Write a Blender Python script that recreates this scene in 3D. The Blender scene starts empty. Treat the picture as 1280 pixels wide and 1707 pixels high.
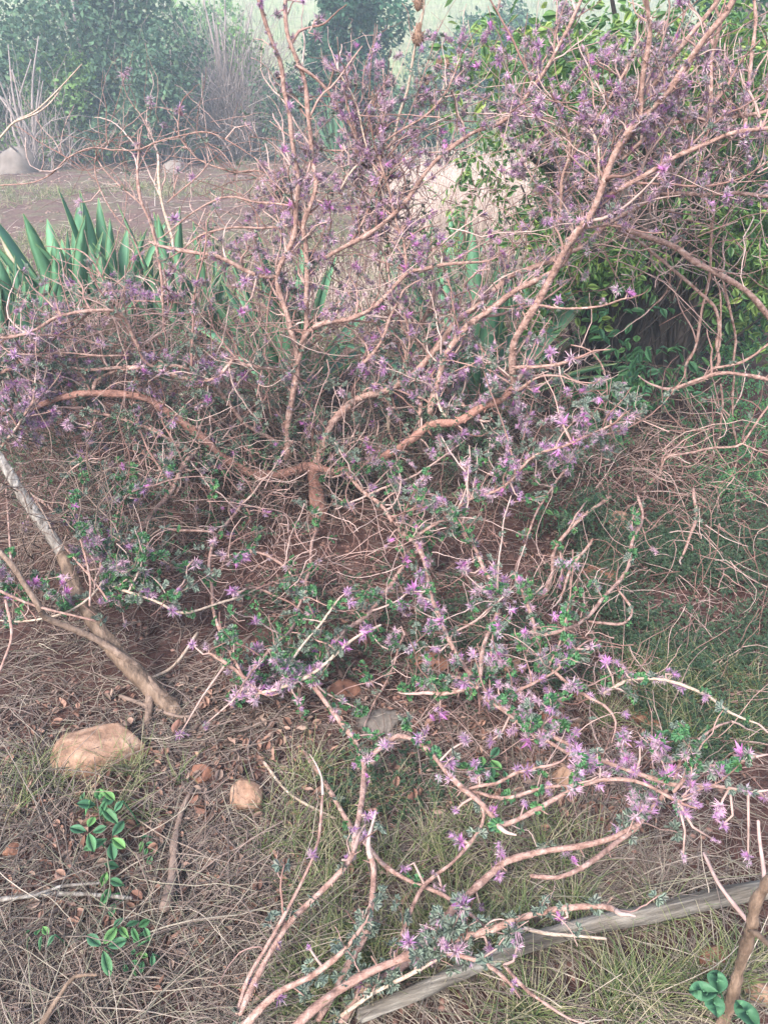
import bpy, math, random
import numpy as np
from mathutils import Matrix, Vector
rng = np.random.default_rng(7); random.seed(7)
S = bpy.context.scene; COL = S.collection
PI = math.pi
# ------------------------------------------------------------------ camera
CH, PITCH, F = 1.6, math.radians(30), 1290.0
cd = bpy.data.cameras.new('camera'); cam = bpy.data.objects.new('camera', cd); COL.objects.link(cam)
cam.location = (0, 0, CH); cam.rotation_euler = (PI/2 - PITCH, 0, 0)
cd.sensor_fit = 'VERTICAL'; cd.sensor_height = 24; cd.lens = 24*F/1707; cd.clip_end = 500; cd.clip_start = .05
S.camera = cam
sp, cp = math.sin(PITCH), math.cos(PITCH)
def ray(px, py):
    xc = (px-640)/F; yc = (853.5-py)/F
    return np.array([xc, cp+yc*sp, -sp+yc*cp])
def PY(px, py, Y):
    d = ray(px, py); t = Y/d[1]; return np.array([d[0]*t, Y, CH+d[2]*t])
def PH(px, py, h):
    d = ray(px, py); t = (h-CH)/min(d[2], -.02); return np.array([d[0]*t, d[1]*t, h])
def proj(P):
    P = np.atleast_2d(P); y = P[:, 1]; z = P[:, 2]-CH
    dep = y*cp - z*sp; up = y*sp + z*cp
    dep = np.where(dep < .05, .05, dep)
    return np.stack([640+F*P[:, 0]/dep, 853.5-F*up/dep, dep], 1)
# ------------------------------------------------------------------ smooth random field
_K = [(rng.normal(size=2), rng.uniform(0, 6.28)) for _ in range(24)]
def fld(x, y, s, k0=0, n=6):
    v = 0
    for k in range(n):
        w, p = _K[(k0+k) % 24]; v = v+np.sin((x*w[0]+y*w[1])*s+p)
    return v/n
def gz(x, y):
    x = np.asarray(x, float); y = np.asarray(y, float)
    z = .030*fld(x, y, 5, 0)+.012*fld(x, y, 17, 6)+.006*fld(x, y, 43, 12)
    z = z + .10/(1+np.exp(-(y-3.05)*7)) + .05*fld(x, y, .8, 3)*(y > 3)*np.clip((y-3)/3, 0, 1)
    hill = np.clip(y-17.5, 0, None)
    z = z + np.minimum(.045*hill**1.45, 4.2+.05*hill)*(1+.1*fld(x, y, .09, 9)) + .25*fld(x, y, .5, 15)*np.clip(hill/6, 0, 1)
    return z
# ------------------------------------------------------------------ mesh builder
class MB:
    def __init__(s): s.v = []; s.n = 0; s.f = []; s.m = []
    def add(s, V, Fc, mi=0):
        V = np.asarray(V, float).reshape(-1, 3); Fc = np.asarray(Fc, int)
        if len(Fc) == 0: return
        s.v.append(V); s.f.append(Fc+s.n); s.n += len(V)
        s.m.append(np.full(len(Fc), mi) if np.isscalar(mi) else np.asarray(mi))
    def mesh(s, name, mats, smooth=True):
        me = bpy.data.meshes.new(name)
        V = np.concatenate(s.v) if s.v else np.zeros((0, 3))
        loops = np.concatenate([f.ravel() for f in s.f]); tot = np.concatenate([np.full(len(f), f.shape[1]) for f in s.f])
        st = np.concatenate([[0], np.cumsum(tot)[:-1]])
        me.vertices.add(len(V)); me.vertices.foreach_set('co', V.ravel().astype(np.float32))
        me.loops.add(len(loops)); me.loops.foreach_set('vertex_index', loops.astype(np.int32))
        me.polygons.add(len(tot)); me.polygons.foreach_set('loop_start', st.astype(np.int32)); me.polygons.foreach_set('loop_total', tot.astype(np.int32))
        me.polygons.foreach_set('material_index', np.concatenate(s.m).astype(np.int32))
        me.polygons.foreach_set('use_smooth', np.full(len(tot), smooth))
        for m in (mats if isinstance(mats, (list, tuple)) else [mats]): me.materials.append(m)
        me.update(calc_edges=True); me.validate(); return me
    def obj(s, name, mats, parent=None, smooth=True, org=None):
        if org is None and parent is not None: org = parent.location
        if org is not None:
            for a in s.v: a -= np.array(org)
        o = bpy.data.objects.new(name, s.mesh(name, mats, smooth)); COL.objects.link(o)
        if parent is not None: o.parent = parent
        elif org is not None: o.location = org
        return o
def tag(o, label=None, cat=None, group=None, kind=None):
    for k, v in (('label', label), ('category', cat), ('group', group), ('kind', kind)):
        if v: o[k] = v
    return o
def thing(name, loc, label, cat, group=None):
    o = bpy.data.objects.new(name, None); COL.objects.link(o); o.location = tuple(loc); o.empty_display_size = .1
    return tag(o, label, cat, group)
def nrm(a): return a/np.maximum(np.linalg.norm(a, axis=-1, keepdims=True), 1e-9)
def tubes(mb, P, R, k=5, mi=0):
    """P (N,m,3) R (N,m)"""
    P = np.asarray(P, float); R = np.asarray(R, float)
    if P.ndim == 2: P = P[None]; R = R[None]
    N, m, _ = P.shape
    if N == 0: return
    T = nrm(np.gradient(P, axis=1)); mt = T.mean(1)
    ax = np.zeros((N, 3)); ax[np.arange(N), np.abs(mt).argmin(1)] = 1
    n0 = nrm(np.cross(T, ax[:, None, :])); b = np.cross(T, n0)
    a = np.arange(k)*2*PI/k
    ring = P[:, :, None, :] + R[:, :, None, None]*(np.cos(a)[None, None, :, None]*n0[:, :, None, :]+np.sin(a)[None, None, :, None]*b[:, :, None, :])
    V = np.concatenate([ring.reshape(N, m*k, 3), (P[:, -1]+T[:, -1]*R[:, -1:]*.6)[:, None, :], (P[:, 0]-T[:, 0]*R[:, :1]*.6)[:, None, :]], 1)
    i = np.arange(m-1)[:, None]*k; j = np.arange(k)[None]; j2 = (j+1) % k
    q = np.stack([i+j, i+j2, i+k+j2, i+k+j], -1).reshape(-1, 4)
    st = (np.arange(N)*(m*k+2))[:, None, None]
    base = (m-1)*k; jj = np.arange(k)
    t = np.stack([base+jj, base+(jj+1) % k, np.full(k, m*k)], -1)
    if k > 4: t = np.concatenate([t, np.stack([(jj+1) % k, jj, np.full(k, m*k+1)], -1)])
    n = mb.n
    mb.add(V, (q[None]+st).reshape(-1, 4), mi)
    mb.n = n; mb.v.append(np.zeros((0, 3))); 
    mb.f.append((t[None]+st).reshape(-1, 3)+n); mb.m.append(np.full(N*len(t), mi)); mb.n = n+N*(m*k+2)
def spline(pts, step):
    pts = np.asarray(pts, float); P = np.vstack([2*pts[0]-pts[1], pts, 2*pts[-1]-pts[-2]]); out = []
    for i in range(1, len(P)-2):
        n = max(2, int(np.linalg.norm(P[i+1]-P[i])/step)); t = np.linspace(0, 1, n, endpoint=False)[:, None]
        a, b, c, d = P[i-1], P[i], P[i+1], P[i+2]
        out.append(.5*((2*b)+(c-a)*t+(2*a-5*b+4*c-d)*t*t+(-a+3*b-3*c+d)*t**3))
    out.append(pts[-1][None]); return np.vstack(out)
def rotm(axis_z, spin):
    """frames whose z is axis_z (N,3)"""
    z = nrm(axis_z); ax = np.zeros_like(z); ax[np.arange(len(z)), np.abs(z).argmin(1)] = 1
    x = nrm(np.cross(ax, z)); y = np.cross(z, x); c, s = np.cos(spin)[:, None], np.sin(spin)[:, None]
    X = x*c+y*s; Y = -x*s+y*c
    return np.stack([X, Y, z], 2)
def batch(mb, var, pos, M, sc):
    V, T, mi = var
    N = len(pos)
    if N == 0: return
    W = np.einsum('nij,vj->nvi', M, V)*np.asarray(sc)[:, None, None]+pos[:, None, :]
    st = (np.arange(N)*len(V))[:, None, None]
    mb.add(W, (T[None]+st).reshape(-1, T.shape[1]), np.tile(mi, N))
# ------------------------------------------------------------------ materials
def newmat(name):
    m = bpy.data.materials.new(name); m.use_nodes = True; nt = m.node_tree; nt.nodes.clear()
    o = nt.nodes.new('ShaderNodeOutputMaterial'); b = nt.nodes.new('ShaderNodeBsdfPrincipled'); nt.links.new(b.outputs[0], o.inputs[0])
    return m, nt, b, o
def ramp(nt, cols, src, lo=0., hi=1.):
    r = nt.nodes.new('ShaderNodeValToRGB'); e = r.color_ramp.elements
    while len(e) < len(cols): e.new(.5)
    for i, c in enumerate(cols):
        e[i].position = lo+(hi-lo)*i/(len(cols)-1); e[i].color = (*c, 1)
    nt.links.new(src, r.inputs[0]); return r.outputs[0]
def noise(nt, vec, s, d=4, r=.6, scale3=None):
    n = nt.nodes.new('ShaderNodeTexNoise'); n.inputs['Scale'].default_value = s; n.inputs['Detail'].default_value = d; n.inputs['Roughness'].default_value = r
    if scale3:
        mp = nt.nodes.new('ShaderNodeMapping'); mp.inputs['Scale'].default_value = scale3; nt.links.new(vec, mp.inputs[0]); vec = mp.outputs[0]
    nt.links.new(vec, n.inputs['Vector']); return n.outputs[0]
def mixc(nt, f, a, b, mode='MIX'):
    m = nt.nodes.new('ShaderNodeMix'); m.data_type = 'RGBA'; m.blend_type = mode
    for s, v in ((0, f), (6, a), (7, b)):
        if hasattr(v, 'is_linked'): nt.links.new(v, m.inputs[s])
        else: m.inputs[s].default_value = v if s == 0 else (*v, 1)
    return m.outputs[2]
def mat(name, cols, rough=.8, ns=30, nd=.35, island=True, bump=0., transl=0., spec=.3, rand=False, s3=None, nlo=.25, nhi=.75):
    m, nt, b, o = newmat(name)
    tc = nt.nodes.new('ShaderNodeNewGeometry'); pos = tc.outputs['Position']
    n = noise(nt, pos, ns, 5, .6, s3)
    if island: c = ramp(nt, cols, tc.outputs['Random Per Island'])
    elif rand:
        oi = nt.nodes.new('ShaderNodeObjectInfo'); c = ramp(nt, cols, oi.outputs['Random'])
    else: c = ramp(nt, cols, n, nlo, nhi)
    if island or rand:
        g = ramp(nt, [(1-nd,)*3, (1+nd*.6,)*3], n, .3, .7); c = mixc(nt, 1., c, g, 'MULTIPLY')
    nt.links.new(c, b.inputs['Base Color']); b.inputs['Roughness'].default_value = rough
    b.inputs['Specular IOR Level'].default_value = spec
    if bump:
        bp = nt.nodes.new('ShaderNodeBump'); bp.inputs['Strength'].default_value = bump; bp.inputs['Distance'].default_value = .01
        nt.links.new(n, bp.inputs['Height']); nt.links.new(bp.outputs[0], b.inputs['Normal'])
    if transl:
        t = nt.nodes.new('ShaderNodeBsdfTranslucent'); nt.links.new(c, t.inputs[0]); x = nt.nodes.new('ShaderNodeMixShader'); x.inputs[0].default_value = transl
        nt.links.new(b.outputs[0], x.inputs[1]); nt.links.new(t.outputs[0], x.inputs[2]); nt.links.new(x.outputs[0], o.inputs[0])
    return m
M = {}
M['bark'] = mat('bark', [(.09, .05, .04), (.23, .132, .105), (.335, .213, .175), (.45, .33, .28)], ns=52, island=False, bump=1., nlo=.28, nhi=.72)
M['twig_wood'] = mat('twig_wood', [(.07, .045, .035), (.17, .115, .085), (.28, .20, .155)], ns=45, island=False, bump=1.)
M['bark_rust'] = mat('bark_rust', [(.12, .06, .045), (.26, .13, .10), (.36, .205, .16)], ns=48, island=False, bump=.9)
M['bark_pale'] = mat('bark_pale', [(.20, .14, .10), (.40, .30, .23), (.54, .44, .36)], ns=80, island=False, bump=.6)
M['twig'] = mat('twig', [(.14, .075, .06), (.25, .14, .115), (.36, .23, .195), (.44, .32, .28), (.19, .11, .095)], ns=50)
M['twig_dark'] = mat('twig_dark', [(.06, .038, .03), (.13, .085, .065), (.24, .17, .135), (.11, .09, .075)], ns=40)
M['bark_orange'] = mat('bark_orange', [(.055, .037, .026), (.15, .10, .07), (.28, .195, .14)], ns=35, island=False, bump=1., s3=(1.6, 1, .5))
M['wood_grey'] = mat('wood_grey', [(.05, .04, .033), (.15, .125, .105), (.27, .24, .21), (.40, .37, .33)], ns=45, island=False, bump=1., s3=(2, .7, .7))
M['calyx'] = mat('calyx', [(.52, .32, .39), (.62, .42, .48), (.42, .24, .34), (.66, .53, .51)], nd=.2, transl=.2)
M['petal'] = mat('petal', [(.36, .18, .36), (.46, .26, .46), (.29, .16, .30), (.54, .34, .52)], nd=.2, transl=.25)
M['magenta'] = mat('magenta', [(.54, .16, .44), (.64, .30, .56), (.42, .14, .38)], nd=.2, transl=.3)
M['mauve'] = mat('mauve', [(.25, .18, .225), (.34, .26, .30), (.43, .34, .38), (.21, .19, .18)], nd=.3, transl=.1)
M['leaf'] = mat('leaf', [(.075, .20, .085), (.11, .27, .10), (.07, .18, .10), (.16, .33, .10)], rough=.55, transl=.3)
M['leaf_grey'] = mat('leaf_grey', [(.16, .21, .16), (.21, .26, .19), (.14, .18, .145), (.22, .22, .18)], rough=.7, transl=.2)
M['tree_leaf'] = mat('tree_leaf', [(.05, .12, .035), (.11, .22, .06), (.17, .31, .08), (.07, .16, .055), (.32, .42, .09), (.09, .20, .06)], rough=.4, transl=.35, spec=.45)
M['tree_shaded'] = mat('tree_shaded', [(.02, .055, .03), (.035, .09, .04), (.03, .075, .045), (.06, .13, .05)], rough=.45, transl=.25)  # darker copy of the tree leaf, shade of the inner crown in its colour
M['fern'] = mat('fern', [(.06, .12, .065), (.085, .16, .075), (.05, .10, .065), (.13, .18, .10), (.11, .12, .08)], rough=.6, transl=.3)
M['sisal'] = mat('sisal', [(.05, .15, .085), (.105, .24, .13), (.075, .20, .10)], ns=9, rough=.6, nd=.25, spec=.3)
M['sisal_edge'] = mat('sisal_edge', [(.26, .33, .12), (.32, .36, .16)], rough=.5)
M['sisal_dry'] = mat('sisal_dry', [(.28, .22, .15), (.40, .34, .25)], rough=.9)
M['straw'] = mat('straw', [(.25, .19, .15), (.12, .085, .07), (.42, .35, .28), (.075, .055, .048), (.19, .15, .125), (.17, .165, .11), (.34, .275, .22)], nd=.25, ns=15)
M['straw_dark'] = mat('straw_dark', [(.075, .05, .04), (.15, .105, .085), (.23, .17, .145), (.11, .08, .07)], nd=.25)
M['grass'] = mat('grass', [(.10, .16, .05), (.17, .22, .08), (.28, .27, .13), (.06, .11, .04), (.42, .37, .24), (.36, .31, .2)], nd=.2, transl=.2)
M['dead_leaf'] = mat('dead_leaf', [(.22, .11, .08), (.13, .07, .05), (.32, .18, .13), (.27, .19, .15), (.10, .06, .045)], nd=.3, ns=60)
M['stone'] = mat('stone', [(.08, .05, .035), (.22, .125, .08), (.32, .20, .135), (.38, .28, .21)], ns=24, island=False, bump=1.)
M['stone_red'] = mat('stone_red', [(.10, .045, .03), (.21, .095, .06), (.30, .155, .10)], ns=26, island=False, bump=.5)
M['stone_grey'] = mat('stone_grey', [(.06, .05, .042), (.14, .115, .095), (.22, .185, .155)], ns=26, island=False, bump=.5)
M['far_leaf'] = mat('far_leaf', [(.05, .11, .06), (.09, .17, .09), (.04, .085, .055), (.14, .22, .11)], nd=.4, ns=1.5, transl=.2)
M['far_dark'] = mat('far_dark', [(.02, .07, .035), (.045, .12, .06), (.03, .085, .045)], nd=.4, ns=1.5, transl=.2)
M['far_lime'] = mat('far_lime', [(.13, .24, .07), (.19, .33, .10), (.10, .18, .06)], nd=.3, ns=1.5, transl=.3)
M['far_twig'] = mat('far_twig', [(.24, .19, .17), (.34, .28, .26), (.17, .14, .125)], nd=.2)
M['trunk_shaded'] = mat('trunk_shaded', [(.018, .014, .012), (.045, .035, .03), (.085, .068, .06)], ns=18, island=False, bump=.8, s3=(1, 1, .25))  # grey brown bark, darkened to carry the shade under the foliage
M['seed'] = mat('seed', [(.16, .09, .06), (.26, .16, .11)], nd=.3)

M['stone_brown'] = mat('stone_brown', [(.10, .08, .065), (.17, .14, .12), (.22, .19, .165)], ns=4, island=False, bump=.5)
# log / weathered wood: grain along object x
def wood_mat(name, cols):
    m, nt, b, o = newmat(name); tc = nt.nodes.new('ShaderNodeTexCoord')
    n = noise(nt, tc.outputs['Object'], 60, 6, .65, (.06, 1, 1)); n2 = noise(nt, tc.outputs['Object'], 6, 3, .6)
    c = ramp(nt, cols, n, .32, .7); c2 = ramp(nt, [(.7, .62, .55), (1.1, 1.1, 1.1)], n2, .35, .6)
    nt.links.new(mixc(nt, 1., c, c2, 'MULTIPLY'), b.inputs['Base Color']); b.inputs['Roughness'].default_value = .9
    bp = nt.nodes.new('ShaderNodeBump'); bp.inputs['Strength'].default_value = .9; bp.inputs['Distance'].default_value = .012
    nt.links.new(n, bp.inputs['Height']); nt.links.new(bp.outputs[0], b.inputs['Normal']); return m
M['log'] = wood_mat('log', [(.02, .016, .013), (.10, .088, .073), (.21, .19, .16), (.32, .295, .26)])
# ground
def ground_mat():
    m, nt, b, o = newmat('soil'); g = nt.nodes.new('ShaderNodeNewGeometry'); pos = g.outputs['Position']
    n1 = noise(nt, pos, 2.4, 9, .75); n2 = noise(nt, pos, 22, 8, .7); n3 = noise(nt, pos, .55, 5, .6)
    near = ramp(nt, [(.028, .015, .012), (.058, .029, .024), (.095, .050, .042), (.15, .088, .073)], n2, .3, .72)
    sx = nt.nodes.new('ShaderNodeSeparateXYZ'); nt.links.new(pos, sx.inputs[0])
    far_soil = ramp(nt, [(.065, .038, .033), (.12, .073, .062), (.20, .13, .11)], n2, .3, .7)
    green = ramp(nt, [(.09, .095, .055), (.15, .155, .085)], n2, .3, .7)
    gm = ramp(nt, [(0, 0, 0), (1, 1, 1)], n1, .48, .66)
    far = mixc(nt, gm, far_soil, green)
    f1 = nt.nodes.new('ShaderNodeMapRange'); f1.inputs[1].default_value = 3.6; f1.inputs[2].default_value = 5.5; nt.links.new(sx.outputs[1], f1.inputs[0])
    c = mixc(nt, f1.outputs[0], near, far)
    hillc = ramp(nt, [(.15, .15, .08), (.24, .235, .13), (.20, .23, .10), (.33, .30, .19)], n3, .3, .7)
    hillc = mixc(nt, 1., hillc, ramp(nt, [(.65,)*3, (1.2,)*3], noise(nt, pos, 5, 6, .7), .3, .7), 'MULTIPLY')
    f2 = nt.nodes.new('ShaderNodeMapRange'); f2.inputs[1].default_value = 16.2; f2.inputs[2].default_value = 17.4; nt.links.new(sx.outputs[1], f2.inputs[0])
    c = mixc(nt, f2.outputs[0], c, hillc)
    nt.links.new(c, b.inputs['Base Color']); b.inputs['Roughness'].default_value = .95; b.inputs['Specular IOR Level'].default_value = .1
    bp = nt.nodes.new('ShaderNodeBump'); bp.inputs['Strength'].default_value = 1; bp.inputs['Distance'].default_value = .02
    nt.links.new(n2, bp.inputs['Height']); nt.links.new(bp.outputs[0], b.inputs['Normal']); return m
ys = np.concatenate([np.linspace(-4, .3, 12), np.linspace(.35, 6, 250), np.linspace(6.05, 17, 110), np.linspace(17.3, 75, 110)])
us = np.linspace(-1, 1, 261)
Yg, U = np.meshgrid(ys, us, indexing='ij'); Xg = U*(4+np.clip(Yg, 0, None)*1.15)
Z = gz(Xg, Yg); mb = MB(); nx = len(us); i = np.arange(len(ys)-1)[:, None]*nx; j = np.arange(nx-1)[None]
mb.add(np.stack([Xg, Yg, Z], -1), np.stack([i+j, i+j+1, i+nx+j+1, i+nx+j], -1).reshape(-1, 4))
tag(mb.obj('ground', ground_mat(), org=(0, 0, 0)), kind='structure')

# ------------------------------------------------------------------ leaf / flower variants
def blade(d, L, w, side=None, fold=.25, mid=.4, curl=0.):
    d = np.array(d, float); d /= np.linalg.norm(d)
    s = np.cross(d, [0, 0, 1.]) if side is None else np.array(side, float)
    if np.linalg.norm(s) < .05: s = np.array([1., 0, 0])
    s /= np.linalg.norm(s); n = np.cross(s, d)
    V = [np.zeros(3), d*L*mid+s*w/2+n*w*fold, d*L+n*curl*L, d*L*mid-s*w/2+n*w*fold, d*L*mid]
    return np.array(V), np.array([[0, 1, 4], [1, 2, 4], [4, 2, 3], [0, 4, 3]])
def join(parts):
    V, T, Mi = [], [], []; n = 0
    for v, t, m in parts:
        V.append(v); T.append(t+n); Mi.append(np.full(len(t), m)); n += len(v)
    return np.vstack(V), np.vstack(T), np.concatenate(Mi)
FM = [M['calyx'], M['petal'], M['magenta'], M['mauve'], M['leaf_grey']]
def flower(kind):
    r = random; parts = []
    def sph(lo, hi, L, w, m, n, off=0):
        for _ in range(int(n*1.45)):
            th = r.uniform(lo, hi); ph = r.uniform(0, 2*PI)
            d = np.array([math.sin(th)*math.cos(ph), math.sin(th)*math.sin(ph), math.cos(th)])
            v, t = blade(d, L*r.uniform(.65, 1.15), w*r.uniform(.65, 1.0), curl=r.uniform(-.15, .15)); v = v+d*off+np.array([0, 0, r.uniform(-.25, .15)])
            parts.append((v, t, m))
    if kind == 'star': sph(.2, 1.9, .95, .13, 0, 17); sph(0, 1.2, .6, .14, 1, 6); sph(.5, 2.2, .45, .22, 3, 7)
    if kind == 'purple': sph(.1, 1.8, .85, .16, 1, 16); sph(.3, 1.9, .8, .12, 0, 7); sph(0, .9, .7, .22, 2, 3); sph(.5, 2.4, .5, .25, 3, 6)
    if kind == 'bright': sph(0, 1.1, .95, .3, 2, 9); sph(.4, 1.8, .8, .14, 1, 10); sph(.8, 2., .7, .12, 0, 5)
    if kind == 'bud': sph(0, 2.4, .55, .25, 3, 22); sph(.3, 1.8, .6, .13, 1, 5); sph(.8, 2.4, .5, .3, 4, 5)
    if kind == 'dull': sph(.1, 2.2, .8, .13, 3, 12); sph(.2, 1.9, .8, .12, 0, 9); sph(.2, 1.5, .6, .15, 1, 5); sph(.8, 2.5, .6, .3, 4, 5)
    return join(parts)
KIN = ['star', 'purple', 'bright', 'bud', 'dull']
FV = {k: [flower(k) for _ in range(4)] for k in KIN}
def flower_mesh(v):
    mb = MB(); mb.add(v[0], v[1], v[2]); return mb.mesh('flower', FM, False)
FMESH = {k: [flower_mesh(v) for v in FV[k]] for k in KIN}
def oval(L, w, n=5, cup=.15, tip=1.):
    """leaf along +x in the xy plane, folded"""
    t = np.linspace(0, 1, n); prof = np.sin(PI*t**(.8 if tip > 1 else 1.15))**(tip if tip > 1 else .8)*w/2
    mid = np.stack([t*L, 0*t, -cup*L*(t**2)], 1); V = [mid]; 
    l = mid[1:-1]+np.stack([0*t[1:-1], prof[1:-1], prof[1:-1]*.14], 1); r_ = mid[1:-1]*1; r_[:, 1] -= prof[1:-1]; r_[:, 2] += prof[1:-1]*.14
    V = np.vstack([mid, l, r_]); k = n-2; T = []
    for a in (n, n+k):
        T += [[0, a, 1]]
        for q in range(k-1): T += [[1+q, a+q, a+q+1], [1+q, a+q+1, 2+q]]
        T += [[k, a+k-1, n-1]]
    return V, np.array(T)
def rot(v, M3): return v@np.array(M3).T
def R3(ax, a): return np.array(Matrix.Rotation(a, 3, ax))
def tuft(nl, leaf=(1, .75), spread=1.2, n=5, mi=0, tri=True):
    parts = []
    for q in range(nl):
        base = R3('Z', random.uniform(0, 2*PI))@R3('Y', -random.uniform(.1, spread)); st = random.uniform(.2, .9)
        for a in ((-.9, 0, .9) if tri else (0,)):
            v, t = oval(leaf[0]*random.uniform(.7, 1.1), leaf[1]*random.uniform(.8, 1.1), n, .1, .7)
            v = rot(v, R3('Z', a)); v[:, 0] += st; parts.append((rot(v, base), t, mi))
    return join(parts)
LT = [tuft(4) for _ in range(4)]
LT_G = [tuft(5, (1., .6), 1.4) for _ in range(3)]

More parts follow.
